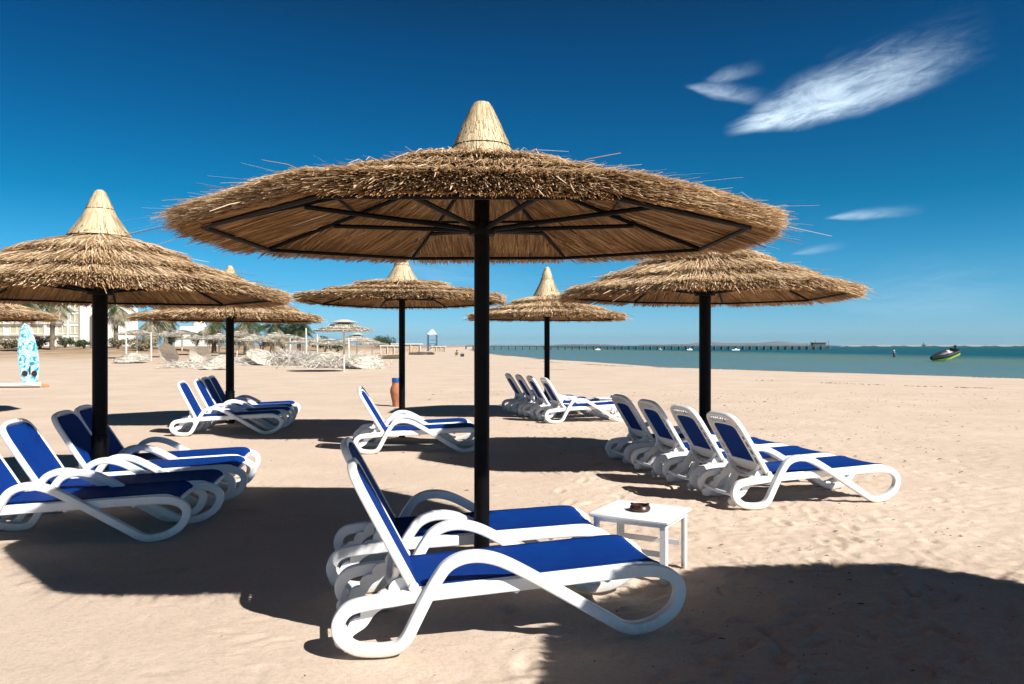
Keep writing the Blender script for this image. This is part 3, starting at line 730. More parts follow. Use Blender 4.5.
# old bleached umbrellas, poles and fallen canopies
OLDG = 'bleached old umbrellas on white poles'
OLD = [
 (344, 44, 'large bleached umbrella in front, right end of the old row', dict(Rr=1.75, Hr=2.30, Hc=2.88, Ht=3.0, rc=.75, bell=True), 1),
 (357, 66, 'bleached umbrella behind and right of the large one, half hidden', dict(Rr=1.9, Hr=1.80, Hc=2.5, Ht=2.62, rc=.7), 2),
 (137, 66, 'bleached flat umbrella just right of the thick left pole', dict(Rr=1.75, Hr=2.05, Hc=2.52, Ht=2.55, rc=.4), 3),
 (165, 70, 'bleached umbrella on a thin white pole, second of the old row from the left', dict(Rr=1.6, Hr=1.85, Hc=2.3, Ht=2.35, rc=.4), 4),
 (219, 62, 'bleached umbrella left of the dark pole of the middle distance umbrella', dict(Rr=1.7, Hr=1.70, Hc=2.2, Ht=2.25, rc=.4), 5),
 (254, 60, 'bleached umbrella right of the dark pole, white post below it', dict(Rr=1.75, Hr=1.65, Hc=2.15, Ht=2.2, rc=.4), 6),
 (275, 72, 'bleached umbrella above the heap of pale branches', dict(Rr=1.75, Hr=1.9, Hc=2.45, Ht=2.5, rc=.4), 7),
 (318, 78, 'small bleached umbrella behind the bare white posts', dict(Rr=1.7, Hr=1.75, Hc=2.25, Ht=2.3, rc=.4), 8),
 (303, 64, 'bleached umbrella among the bare white posts', dict(Rr=1.7, Hr=1.55, Hc=2.0, Ht=2.05, rc=.5), 10),
 (237, 74, 'bleached umbrella directly behind the distant dark pole', dict(Rr=1.8, Hr=1.95, Hc=2.4, Ht=2.45, rc=.5), 11),
 (196, 76, 'bleached umbrella in front of the small white house', dict(Rr=1.75, Hr=1.5, Hc=1.95, Ht=2.0, rc=.5), 12),
 (331, 58, 'bleached umbrella just left of the large one, low over the branches', dict(Rr=1.7, Hr=1.5, Hc=1.95, Ht=2.0, rc=.5), 13),
 (288, 78, 'bleached umbrella behind the tallest heap of branches', dict(Rr=1.8, Hr=1.9, Hc=2.35, Ht=2.4, rc=.5), 14),
 (182, 84, 'distant bleached umbrella below the left corner of the small white house', dict(Rr=1.8, Hr=1.8, Hc=2.3, Ht=2.35, rc=.5), 15),
 (372, 84, 'farthest bleached umbrella, toward the open beach', dict(Rr=1.8, Hr=1.6, Hc=2.15, Ht=2.2, rc=.4), 9)]
for px, dp, lb, kw, sd in OLD:
    make_umbrella(px, dp, lb, n=1500, w=.05, seed=40 + sd, smat=STRAW_OLD, pmat=POLEW, group=OLDG, frame=False, prad=.055, ends=(.5, .78, 1.0), **kw)
FALL = [(168, 56, .50, (-66, 0, -15), 'fallen dark canopy on the sand, left of the other tilted one'), (200, 55, .45, (-62, 10, 20), 'fallen canopy tipped on edge, left of the distant dark pole'),
        (217, 47, .55, (26, -8, 10), 'pale fallen canopy lying low beside the distant dark pole'), (322, 53, .72, (24, -10, 0), 'pale fallen canopy lying among the bare white posts'),
        (132, 58, .75, (14, 0, 0), 'low collapsed canopy under the flat old umbrella'), (262, 55, .66, (30, 12, 30), 'pale fallen canopy at the left of the branch heap'), (366, 50, .7, (20, 12, 0), 'collapsed canopy lying right of the large bleached umbrella')]
for px, dp, s_, rot_, lb in FALL:
    u = make_umbrella(px, dp, lb, Rr=1.75, Hr=.0, Hc=.62, Ht=.5, n=1500, w=.05, seed=int(px), smat=STRAW_OLD if px not in (168, 132) else STRAW_OLD, group='fallen canopies', cat='fallen umbrella', frame=False, pole=False, name='fallen_canopy')
    u.scale = (s_,) * 3; u.rotation_euler = tuple(R(a) for a in rot_); u.location.z += (.75 * s_ if rot_[0] > 100 else (1.55 * s_ * abs(math.sin(R(rot_[0])))) + .05)
for px, dp, h_, lb in ((306, 57, 2.75, 'tallest bare white post among the old umbrellas'), (317, 60, 2.35, 'shorter bare white post right of the tallest one'), (126, 64, 2.2, 'bare white post next to the thick left pole'), (151, 62, 2.3, 'bare white post right of the flat old umbrella'), (348.5, 52, 2.0, 'white post close beside the pole of the large bleached umbrella'), (290, 66, 2.0, 'thin bare white post left of the tallest one')):
    m = MB(); m.tube([(0, 0, -.2), (0.02, 0, h_ * .5), (0, 0, h_)], [.075, .07, .055], 8); o = m.build('bare_post', POLEW); x = PX(px, dp); o.location = (x, dp, gh(x, dp)); tag(o, lb, 'post', 'bare posts of lost umbrellas')

# heaps of dried palm fronds and driftwood
DRY = straw_mat('dried_fronds', [(0, (.30, .27, .23)), (.4, (.60, .56, .50)), (1, (.82, .79, .74))], transl=.05)
def heap(px, dp, w_, h_, n_, lb, seed):
    r = random.Random(seed); m = MB(); x = PX(px, dp)
    for k in range(n_):
        cx_ = r.gauss(0, w_ * .33); cy_ = r.gauss(0, .9); top = h_ * math.exp(-(cx_ / (w_ * .45)) ** 2) * r.random()
        a = r.random() * 6.28; L = r.uniform(.35, 1.1); dz = r.uniform(-.25, .5)
        P = [(cx_ + L * t * math.cos(a), cy_ + L * t * math.sin(a), max(top + dz * L * math.sin(t * 2.4), .01)) for t in (-.5, -.15, .2, .5)]
        m.tube(P, [.012, .02, .016, .006], 4)
        if r.random() < .5:
            for q in range(5):
                p = Vector(P[r.randrange(4)]); m.tube([p, p + Vector((r.gauss(0, .22), r.gauss(0, .22), r.uniform(-.05, .3)))], [.016, .004], 3)
    for v in range(len(m.v)): 
        if m.v[v][2] < -.02: m.v[v] = (m.v[v][0], m.v[v][1], -.02)
    o = m.build('branch_heap', DRY, smooth=False); o.location = (x, dp, gh(x, dp)); tag(o, lb, 'branch heap', kind='stuff')
heap(290, 56, 5.0, 1.0, 900, 'tangled heap of pale dry branches between the fallen canopies', 1)
heap(332, 52, 3.2, .6, 300, 'heap of pale dry branches around the large bleached umbrella', 2)
heap(364, 60, 3.0, .9, 160, 'heap of pale branches right of the old umbrellas', 3)
heap(237, 55, 2.8, .45, 120, 'low scatter of branches right of the distant dark pole', 4)
heap(188, 50, 2.0, .5, 90, 'small pile of sticks below the fallen canopies', 5)

# palms
GREENF = straw_mat('palm_leaf', [(0, (.020, .040, .014)), (.5, (.045, .085, .028)), (1, (.10, .14, .05))], transl=.15, rough=.5)
DRYF = straw_mat('dry_palm_leaf', [(0, (.16, .13, .08)), (.5, (.34, .30, .20)), (1, (.52, .48, .36))], transl=.15)
BARK = mat('palm_bark', (.17, .125, .085), rough=.95, var=(4, .35), bump=(9, .9, .05))
def palm(x, y, H, rad, dry, seed, lb, lean=0, grp='date palms behind the old umbrellas'):
    r = np.random.default_rng(seed); root = empty('palm_tree', (x, y, gh(x, y))); tag(root, lb, 'palm tree', grp)
    m = MB(); K = 14; pts = [(lean * (i / K) ** 1.6, 0, H * i / K - .2) for i in range(K + 1)]
    m.tube(pts, [.26 - .08 * i / K + (.02 if i % 2 else 0) for i in range(K + 1)], 9); m.build('trunk', BARK, root)
    c0 = np.array([lean, 0, H - .25])
    for nm, cnt, mt, lo, hi in (('green_crown', int(34 * (1 - dry)) + 6, GREENF, -10, 75), ('dry_fronds', int(34 * dry) + 4, DRYF, -75, -5)):
        V = []; 
        for k in range(cnt):
            az_ = r.random() * 6.28; e0 = R(r.uniform(lo, hi)); L = rad * r.uniform(.85, 1.15); drop = r.uniform(.35, .75) * (1.6 if lo < -20 else 1)
            prev_ = c0.copy(); S = 16
            d = np.array([math.cos(az_) * math.cos(e0), math.sin(az_) * math.cos(e0), math.sin(e0)])
            side = np.array([-math.sin(az_), math.cos(az_), 0])
            for i in range(1, S + 1):
                t = i / S; d2 = d.copy(); d2[2] -= drop * t * 2.0; d2 /= np.linalg.norm(d2); p = prev_ + d2 * L / S
                w_ = .03; V.append([prev_ - side * w_, prev_ + side * w_, p + side * w_ * .7, p - side * w_ * .7])
                if i > 2:
                    for sg in (-1, 1):
                        for h in (0, .5):
                            ll = rad * .27 * math.sin(math.pi * min(t * .9 + .12, 1)) * r.uniform(.8, 1.2); b = prev_ + (p - prev_) * h
                            q = b + side * sg * ll * .8 + d2 * ll * .55 + np.array([0, 0, -ll * r.uniform(.15, .75)])
                            V.append([b - d2 * .03, b + d2 * .03, q + d2 * .012, q - d2 * .012])
                prev_ = p
        V = np.array(V).reshape(-1, 3); npmesh(nm, V, np.arange(len(V)).reshape(-1, 4), mt, root)
PAL = [(22, 76, 5.2, 2.6, .45, .6, 'palm trunk rising left of the standing surfboard'), (52, 80, 5.2, 2.6, .5, .2, 'palm trunk right of the standing surfboard'),
       (116, 86, 4.9, 2.7, .6, 0, 'shaggy palm right of the thick left pole, against the hotel edge'), (150, 84, 3.4, 2.9, .8, .2, 'dry drooping palm above the flat old umbrella'),
       (214, 82, 3.6, 2.8, .7, 0, 'dry palm left of the distant dark pole'), (246, 80, 3.7, 2.9, .65, 0, 'dry palm just right of the distant dark pole'), (272, 86, 3.6, 2.7, .6, .2, 'palm half green, third from the right of the palm row'),
       (299, 92, 3.5, 2.5, .1, 0, 'dark green palm standing free against the sky'), (284, 100, 3.0, 2.3, .3, 0, 'small green palm between the dry ones and the dark one'), (166, 96, 3.9, 2.5, .5, 0, 'palm behind the dry drooping one')]
for i, (px, dp, H, rd, dry, ln, lb) in enumerate(PAL): palm(PX(px, dp), dp, H - .0, rd, dry, 60 + i, lb, ln)

# leafy bushes
LEAF = straw_mat('bush_leaf', [(0, (.018, .035, .012)), (.5, (.050, .085, .028)), (1, (.11, .15, .055))], transl=.15)
LEAFG = straw_mat('grey_bush_leaf', [(0, (.08, .075, .045)), (.5, (.20, .18, .11)), (1, (.34, .30, .20))], transl=.1)
def bush(px, dp, w_, h_, mt, lb, seed, grp='bushes in front of the hotel', name='bush'):
    r = np.random.default_rng(seed); x = PX(px, dp); root = empty(name, (x, dp, gh(x, dp))); tag(root, lb, 'bush' if name == 'bush' else 'tree', grp)
    m = MB()
    for k in range(5):
        a = k * 1.3; m.tube([(0, 0, -.1), (w_ * .12 * math.cos(a), w_ * .12 * math.sin(a), h_ * .45), (w_ * .3 * math.cos(a), w_ * .3 * math.sin(a), h_ * .8)], [.06, .04, .02], 5)
    m.build('stem', BARK, root)
    n_ = 900; nc = 9; C = np.stack([r.uniform(-.36, .36, nc) * w_, r.uniform(-.3, .3, nc) * w_, r.uniform(.3, .8, nc) * h_], -1); k = r.integers(0, nc, n_)
    v = r.normal(0, 1, (n_, 3)); v /= np.linalg.norm(v, axis=1)[:, None]; P = C[k] + v * (np.array([w_ * .22, w_ * .2, h_ * .24]) * r.uniform(.5, 1.1, (n_, 1))); P[:, 2] = np.maximum(P[:, 2], .03)
    a = r.normal(0, 1, (n_, 3)); a /= np.linalg.norm(a, axis=1)[:, None]; b = np.cross(a, v); b /= np.linalg.norm(b, axis=1)[:, None]; s_ = .10 * r.uniform(.6, 1.3, (n_, 1)) * max(1, w_ / 2.5)
    V = np.stack([P - a * s_, P - b * s_ * .5, P + a * s_, P + b * s_ * .5], 1).reshape(-1, 3); npmesh('foliage', V, np.arange(len(V)).reshape(-1, 4), mt, root)
for i, (px, dp, w_, h_, mt, lb) in enumerate([(40, 84, 2.8, 1.5, LEAFG, 'grey green bush between the two palm trunks at the left'), (65, 86, 2.0, 1.2, LEAF, 'dark green rounded bush right of the left palm trunks'), (84, 84, 1.6, .95, LEAF, 'small dark bush close to the thick left pole'), (6, 84, 3.4, 1.0, LEAFG, 'low dusty bush at the left picture edge'),
        (118, 82, 2.2, 1.3, LEAFG, 'dusty bush behind the flat old umbrella'), (171, 98, 2.2, 1.9, LEAF, 'green bush beside the small white house'), (197, 104, 2.0, 2.2, LEAF, 'green bush at the right of the small white house'), (142, 80, 3.2, 1.4, LEAFG, 'wide dusty bush behind the fallen dark canopy'),
        (325, 125, 4.2, 2.6, LEAF, 'low dark tree line behind the large bleached umbrella'), (337, 128, 3.6, 2.2, LEAF, 'second low dark tree behind the large bleached umbrella'), (262, 98, 3.4, 2.3, LEAF, 'dark bush under the palm row'), (232, 98, 3.4, 2.1, LEAFG, 'dusty bush behind the distant dark pole')]):
    bush(px, dp, w_, h_, mt, lb, 90 + i)
bush(386, 190, 5.0, 3.6, LEAF, 'small flat topped tree on the skyline left of the clay jar pole', 120, 'trees on the skyline', 'flat_tree'); bush(379, 195, 4, 3.2, LEAF, 'second skyline tree, just left of the flat topped one', 121, 'trees on the skyline', 'flat_tree')

# hotel
PLW = mat('white_render', (.78, .76, .70), rough=.9, var=(.6, .05)); GLS = mat('window_glass', (.10, .12, .11), rough=.12, spec=.6); CRT = mat('cream_blind', (.55, .50, .36), rough=.8, var=(2, .15)); SHD = mat('balcony_recess', (.58, .54, .45), rough=.9)
hy = 185.0; hg = 1.2
def window(root, x0, x1, z0, z1, y, nm='window'):
    m = MB(); fr = .12; cx_, cz_ = (x0 + x1) / 2, (z0 + z1) / 2
    for bx_, bz_, dx_, dz_ in ((cx_, z1 - fr / 2, x1 - x0, fr), (cx_, z0 + fr / 2, x1 - x0, fr), (x0 + fr / 2, cz_, fr, z1 - z0 - 2 * fr), (x1 - fr / 2, cz_, fr, z1 - z0 - 2 * fr), (cx_, cz_, fr, z1 - z0 - 2 * fr)):
        m.box((bx_, y - .06, bz_), (dx_, .14, dz_))
    w_ = m.build(nm, PLW, root)
    m = MB(); m.box((cx_, y + .02, cz_), (x1 - x0 - .02, .04, z1 - z0 - .02)); m.build('blind', CRT, w_)
X0, X1 = PX(-70, hy), PX(99, hy); root = empty('hotel', ((X0 + X1) / 2, hy, hg - .6)); tag(root, 'large white hotel block with rows of cream blinds behind the left umbrella', 'hotel'); W2 = (X1 - X0) / 2
m = MB(); HB = 11.5; m.box((0, 6, HB / 2), (W2 * 2, 12, HB)); m.box((0, 5.9, HB + .25), (W2 * 2 + .4, 12.2, .5)); m.build('wall', PLW, root)
for r_ in range(4):
    z_ = .9 + r_ * 2.75
    for px0, px1 in ((-60, -46), (-36, -22), (-10, 4), (10, 24), (33, 43), (57.5, 67.5), (70, 79.5)):
        a_, b_ = PX(px0, hy) - root.location.x, PX(px1, hy) - root.location.x; window(root, a_, b_, z_, z_ + 2.1, -.03)
    m = MB(); m.box((-4, -.35, z_ - .28), (W2 * 2 - 9, .66, .12)); m.build('balcony_slab', PLW, root)
for px0 in (29, 46, 54, 82):
    a_ = PX(px0, hy) - root.location.x; m = MB(); m.box((a_, -.25, HB / 2), (.6, .46, HB)); m.build('pier', PLW, root)
X2 = PX(115, hy - 3); m = MB(); wd_ = X2 - X1; m.box((W2 + wd_ / 2 + .05, 3, HB / 2 - .6), (wd_, 10, HB - 1.2)); m.build('side_wing', PLW, root)
# small white house
hy2 = 150.0; xa, xb = PX(175, hy2), PX(207, hy2); root = empty('white_house', ((xa + xb) / 2, hy2, gh((xa + xb) / 2, hy2) - .3)); tag(root, 'small low white house seen between the palms, dark square windows', 'house'); w_ = xb - xa
m = MB(); m.box((0, 3, 1.75), (w_, 6, 3.5)); m.box((-.5, 3, 3.85), (w_ * .62, 5, .75)); m.build('wall', PLW, root)
for a_ in (-.34, .05, .33):
    m = MB(); m.box((a_ * w_, -.02, 2.3), (.75, .06, .9)); f_ = m.build('window', PLW, root); m = MB(); m.box((a_ * w_, -.06, 2.3), (.6, .06, .75)); m.build('pane', GLS, f_)
m = MB(); m.lathe([(1.3, 0), (1.2, .5), (.9, .95), (.45, 1.25), (0, 1.35)], 20, (.4, 3, 4.2)); m.build('dome', PLW, root)
# beach huts and low walls near the tower
HUT = mat('faded_reed', (.48, .37, .27), rough=.95, var=(3, .3))
for px, dp, w_, h_, lb in ((407, 150, 5.4, 1.75, 'low reed hut with pale flat roof left of the lifeguard tower'), (392, 140, 3.6, 1.4, 'smaller reed hut left of the low one'), (439, 205, 3.4, 1.3, 'tiny kiosk right of the lifeguard tower')):
    x = PX(px, dp); root = empty('beach_hut', (x, dp, gh(x, dp))); tag(root, lb, 'hut', 'huts near the lifeguard tower')
    m = MB(); m.box((0, 0, h_ / 2), (w_, 2.5, h_)); m.build('wall', HUT, root); m = MB(); m.box((0, 0, h_ + .09), (w_ + .5, 3, .16)); m.build('roof', PLW, root)
    for k in range(4):
        m = MB(); m.tube([(-w_ / 2 + w_ * k / 3, -1.4, 0), (-w_ / 2 + w_ * k / 3, -1.4, h_)], .07, 6); m.build('post', POLEW, root)
# lifeguard tower
dp = 215; x = PX(432.3, dp); root = empty('lifeguard_tower', (x, dp, gh(x, dp))); tag(root, 'lifeguard tower on dark legs with a pointed white roof', 'tower'); DKS = mat('blue_grey_steel', (.06, .10, .16), rough=.6)
zt = PZ(334.5, dp) - root.location.z; za = PZ(329.5, dp) - root.location.z
m = MB(); m.lathe([(1.75, 0), (1.7, .12), (.25, za - zt), (0, za - zt + .02)], 4, (0, 0, zt)); m.build('roof', PLW, root).rotation_euler = (0, 0, R(45))
for a_ in (-1, 1):
    for b_ in (-1, 1): m = MB(); m.tube([(a_ * 1.25, b_ * 1.25, 0), (a_ * 1.2, b_ * 1.2, zt + .05)], .12, 6); m.build('leg', DKS, root)
m = MB(); m.box((0, 0, zt * .45), (2.6, 2.6, .14)); m.build('platform', DKS, root)
for b_ in (-1.25, 1.25):
    m = MB(); m.tube([(-1.25, b_, .2), (1.25, b_, zt * .45)], .05, 5); m.tube([(1.25, b_, .2), (-1.25, b_, zt * .45)], .05, 5); m.tube([(-1.25, b_, zt * .45 + 1), (1.25, b_, zt * .45 + 1)], .05, 5); m.build('brace', DKS, root)
# pier
PYD = 366.0; WOOD = mat('pier_timber', (.10, .095, .085), rough=.9, var=(1, .3)); xa, xb = PX(466, PYD), PX(829, PYD); root = empty('pier', (xa, PYD, WATER)); tag(root, 'long low wooden pier on many piles reaching out into the sea', 'pier')
LN = xb - xa; m = MB(); m.box((LN / 2, 0, 1.75), (LN, 2.6, .46)); m.build('deck', WOOD, root)
pm = MB(); pm.tube([(0, -1.05, -2), (0, -1.05, 1.6)], .34, 6); pm.tube([(0, 1.05, -2), (0, 1.05, 1.6)], .34, 6); pm.box((0, 0, 1.45), (.3, 2.4, .25)); p0 = pm.build('pile_pair', WOOD, root)
n_ = 52
for k in range(1, n_): c = p0.copy(); col.objects.link(c); c.parent = root; c.location = (LN * k / (n_ - 1) * .998, 0, 0)
pm = MB(); pm.tube([(0, -1.15, 1.9), (0, -1.15, 2.75)], .07, 5); p0 = pm.build('lamp_post', POLEW, root); p0.location = (4, 0, 0)
for k in range(1, 23): c = p0.copy(); col.objects.link(c); c.parent = root; c.location = (4 + (LN - 8) * k / 22, 0, 0)
m = MB(); m.box((LN / 2, -1.15, 2.45), (LN - 1, .05, .06)); m.build('handrail', WOOD, root)
m = MB(); m.box((LN - 5, 0, 2.6), (6, 2.6, 1.3)); m.box((LN - 5, 0, 3.34), (7, 3.2, .16)); m.build('end_shelter', WOOD, root)
for k in range(6): m = MB(); m.tube([(LN - 11 + k * 2.1, -.8, 1.8), (LN - 11 + k * 2.1, -.8, 3.2 + (k % 3) * .6)], .10, 5); m.build('mooring_post', WOOD, root)
# moored small boats
HULLW = mat('white_hull', (.78, .78, .76), rough=.4); DKH = mat('dark_boat_trim', (.03, .04, .06), rough=.5)
def hull_mesh(L, w_, h_, nose=.45):
    vs = []; K = 14
    for i in range(K + 1):
        t = i / K; f_ = 1.0 if t < 1 - nose else max(1 - ((t - 1 + nose) / nose) ** 1.8, 0.02); sheer = h_ * (1 + .25 * t ** 2)
        for q, (a_, b_) in enumerate(((1, 1), (.97, .6), (.80, .22), (.30, 0), (-.30, 0), (-.80, .22), (-.97, .6), (-1, 1), (-.86, .97), (-.80, .45), (.80, .45), (.86, .97))):
            vs.append((L * (t - .5) , a_ * f_ * w_ / 2, b_ * sheer + (.25 * h_ * t ** 3 if b_ < .5 else 0)))
    fs = []
    for i in range(K):
        for q in range(12): fs.append((i * 12 + q, i * 12 + (q + 1) % 12, (i + 1) * 12 + (q + 1) % 12, (i + 1) * 12 + q))
    fs += [tuple(range(11, -1, -1)), tuple(range(K * 12, K * 12 + 12))]
    m = MB(); m.add(vs, fs); return m
def small_boat(px, dp, L, yaw, lb):
    x = PX(px, dp); root = empty('motor_boat', (x, dp, WATER - .12), R(yaw)); tag(root, lb, 'boat', 'small white boats moored along the pier')
    hull_mesh(L, L * .34, .6).build('hull', HULLW, root); m = MB(); m.box((-.05 * L, 0, .75), (L * .28, L * .2, .5), None, .06); m.build('cabin', HULLW, root); m = MB(); m.box((-.05 * L, 0, .82), (L * .29, L * .19, .2)); m.build('windscreen', GLS, root)
small_boat(598, 330, 2.1, 10, 'white moored boat farthest left along the pier'); small_boat(660, 335, 1.8, 170, 'white moored boat left of the thick right pole'); small_boat(690, 320, 2.4, 20, 'white moored boat close to the thick right pole'); small_boat(736, 300, 2.9, 8, 'largest white moored boat, right of the thick right pole')
# lime and black boat
dp = 98.0; x = PX(944.5, dp); root = empty('dinghy', (x, dp, WATER + .10)); tag(root, 'lime green and black boat heeled over in the shallows', 'boat')
LIME = mat('lime_hull', (.62, .84, .12), rough=.4); m = hull_mesh(3.5, 1.5, .62, .6); hb = m.build('hull', LIME, root)
hb.rotation_euler = (R(-9), R(20), R(180 + 10)); hb.scale = (1.0, 1.05, 1.15)
hb.location = (.05, 0, .03)
m = MB(); vs = []; K = 16
for sd in (-1, 1):
    pts = []
    for i in range(K + 1):
        t = i / K; f_ = 1.0 if t < .4 else max(1 - ((t - .4) / .6) ** 1.8, .02); pts.append((3.5 * (t - .5), sd * f_ * .75, .62 * (1 + .25 * t ** 2) + .02))
    m.tube(pts, [.17 + .08 * i / K for i in range(K + 1)], 8)
m.tube([(-1.72, -.7, .64), (-1.72, .7, .64)], .18, 8); m.build('black_tube', mat('black_rubber', (.012, .012, .012), rough=.5), hb)
m = MB(); m.tube([(-.35, 0, .55), (.2, 0, .62), (.9, 0, .60), (1.5, 0, .70)], [.50, .48, .40, .16], 12); m.build('black_cover', DKH, hb)
m = MB(); m.box((-.55, .05, .80), (.42, .5, .34), None, .04); m.box((-.95, 0, .66), (.30, 1.1, .08), None, .02); m.build('white_seat', HULLW, hb)
m = MB(); m.tube([(-1.7, 0, .2), (-1.85, 0, .9)], .10, 8); m.box((-1.86, 0, 1.02), (.26, .28, .34), None, .05); m.build('outboard_motor', DKH, hb)

# people, far off
SKIN = mat('skin', (.32, .18, .12), rough=.6)
def person(px, dp, label, pose, cloth, hat=None, z=None, grp=None):
    x = PX(px, dp); z = gh(x, dp) if z is None else z
    o = empty('person', (x, dp, z)); tag(o, label, 'person', grp)
    if pose == 'stand': J = dict(pel=(0, 0, .93), ch=(0, 0, 1.28), nk=(0, 0, 1.48), hd=(0, 0, 1.66), sl=(-.19, 0, 1.42), el=(-.27, .02, 1.14), hl=(-.26, -.08, .90), sr=(.19, 0, 1.42), er=(.28, .03, 1.14), hr=(.27, -.06, .90), kl=(-.11, -.02, .50), fl=(-.13, 0, .06), tl=(-.14, -.16, .03), kr=(.11, -.05, .50), fr=(.14, .03, .06), tr=(.15, -.13, .03))
    else: J = dict(pel=(0, 0, .14), ch=(.03, 0, .46), nk=(.05, -.02, .66), hd=(.06, -.04, .84), sl=(-.15, 0, .60), el=(-.24, -.08, .38), hl=(-.12, -.25, .36), sr=(.22, 0, .60), er=(.30, -.10, .40), hr=(.14, -.27, .38), kl=(-.13, -.36, .46), fl=(-.14, -.52, .06), tl=(-.14, -.66, .04), kr=(.16, -.38, .44), fr=(.18, -.54, .06), tr=(.18, -.68, .04))
    E = [('pel', 'ch'), ('ch', 'nk'), ('nk', 'hd'), ('ch', 'sl'), ('sl', 'el'), ('el', 'hl'), ('ch', 'sr'), ('sr', 'er'), ('er', 'hr'), ('pel', 'kl'), ('kl', 'fl'), ('fl', 'tl'), ('pel', 'kr'), ('kr', 'fr'), ('fr', 'tr')]
    RD = dict(pel=.15, ch=.15, nk=.055, hd=.10, sl=.06, el=.045, hl=.035, sr=.06, er=.045, hr=.035, kl=.065, fl=.04, tl=.035, kr=.065, fr=.04, tr=.035)
    def skin(names, edges, mt, nm, grow=0):
        me = bpy.data.meshes.new(nm); me.from_pydata([J[k] for k in names], [(names.index(a), names.index(b)) for a, b in edges], []); me.materials.append(mt)
        ob = bpy.data.objects.new(nm, me); col.objects.link(ob); ob.parent = o
        md = ob.modifiers.new('skin', 'SKIN')
        for k, v in zip(names, me.skin_vertices[0].data): v.radius = (RD[k] + grow,) * 2
        me.skin_vertices[0].data[0].use_root = True
        md.use_smooth_shade = True; sb = ob.modifiers.new('sub', 'SUBSURF'); sb.levels = 1; sb.render_levels = 1
        return ob
    body = skin(list(J), E, SKIN, 'body')
    skin(['pel', 'ch', 'sl', 'sr', 'kl', 'kr'], [('pel', 'ch'), ('ch', 'sl'), ('ch', 'sr'), ('pel', 'kl'), ('pel', 'kr')], cloth, 'clothing', .03)
    h_ = Vector(J['hd']); m = MB(); m.lathe([(.125, -.02), (.125, .05), (.09, .12), (0, .145)], 12, tuple(h_)); 
    if hat: m.lathe([(.19, -.03), (.12, 0)], 12, tuple(h_))
    m.build('hat' if hat else 'hair', hat or DKH, o)
person(456.5, 112, 'person in dark green sitting on the far sand, left of the nearest pole', 'sit', mat('green_cloth', (.03, .09, .05), rough=.9))
person(435.3, 205, 'person in dark clothes standing at the foot of the lifeguard tower', 'stand', DKH)
person(441.8, 205, 'person in dark clothes standing right of the tiny kiosk', 'stand', DKH)
person(894, 133, 'person with a white hat wading waist deep in the sea', 'stand', DKH, HULLW, WATER - .55)
m = MB(); m.box((0, 0, .22), (.55, .35, .42), None, .06); m.tube([(-.15, 0, .42), (-.1, 0, .56), (.1, 0, .56), (.15, 0, .42)], .02, 6); o = m.build('beach_bag', DKH); x = PX(462.3, 112); o.location = (x, 112, gh(x, 112)); tag(o, 'small dark bag on the sand beside the sitting person', 'bag')
for px, dp, yaw, lb in ((418, 128, 5, 'dark rowing boat pulled up on the sand before the low reed hut'), (425.5, 134, 170, 'second boat pulled up, right of the rowing boat'), (391, 88, 12, 'dark wooden boat lying on the sand below the reed huts')):
    x = PX(px, dp); o = hull_mesh(3.0, 1.1, .38).build('rowing_boat', mat('weathered_wood', (.14, .11, .08), rough=.9)); o.location = (x, dp, gh(x, dp)); o.rotation_euler = (R(6), 0, R(yaw)); tag(o, lb, 'boat', 'boats pulled up on the beach')

# far shore, beacon, hills
FARS = mat('pale_sand_spit', (.36, .34, .32), rough=1); HIL = mat('rock_hills', (.22, .15, .11), rough=1, var=(.004, .3))
def ridge(name, y, x0, x1, hfun, dep, mt, n_=120):
    vs = []; fs = []
    for i in range(n_ + 1):
        t = i / n_; x = x0 + (x1 - x0) * t; h = hfun(t)
        vs += [(x, y - dep, WATER - 1), (x, y - dep * .4, h * .62 + WATER), (x, y, h + WATER), (x, y + dep, WATER - 1)]
    for i in range(n_):
        for q in range(3): fs.append((i * 4 + q, (i + 1) * 4 + q, (i + 1) * 4 + q + 1, i * 4 + q + 1))
    m = MB(); m.add(vs, fs); o = m.build(name, mt, smooth=True); tag(o, kind='structure')
def hn(t, s, o=0): return sum(math.sin(t * s * k * 2.1 + o * k + k * k) / k ** 1.1 for k in range(1, 9))
ridge('sand_spit', 1500, PX(838, 1500), PX(1250, 1500), lambda t: 3.4 * min(1, t * 30) + .35 * hn(t, 30), 40, FARS)
ridge('reef', 1300, PX(846, 1300), PX(1250, 1300), lambda t: max(.05, .9 + .9 * hn(t, 40, 2)), 12, mat('dark_reef', (.05, .05, .045), rough=.9), 200)
ridge('hills', 5200, PX(545, 5200), PX(905, 5200), lambda t: max(1, (15 + 10 * hn(t, 5, 1)) * min(1, t * 6) * min(1, (1 - t) * 6)), 250, HIL)
dp = 1250; x = PX(923.6, dp); root = empty('beacon', (x, dp, WATER)); tag(root, 'thin dark beacon on the far reef near the horizon', 'beacon')
m = MB(); m.tube([(0, 0, -1), (0, 0, 6.6)], [1.0, .5], 8); m.build('mast', DKH, root); m = MB(); m.box((0, 0, 2.6), (5.5, 3, 1.6)); m.build('base', DKH, root)

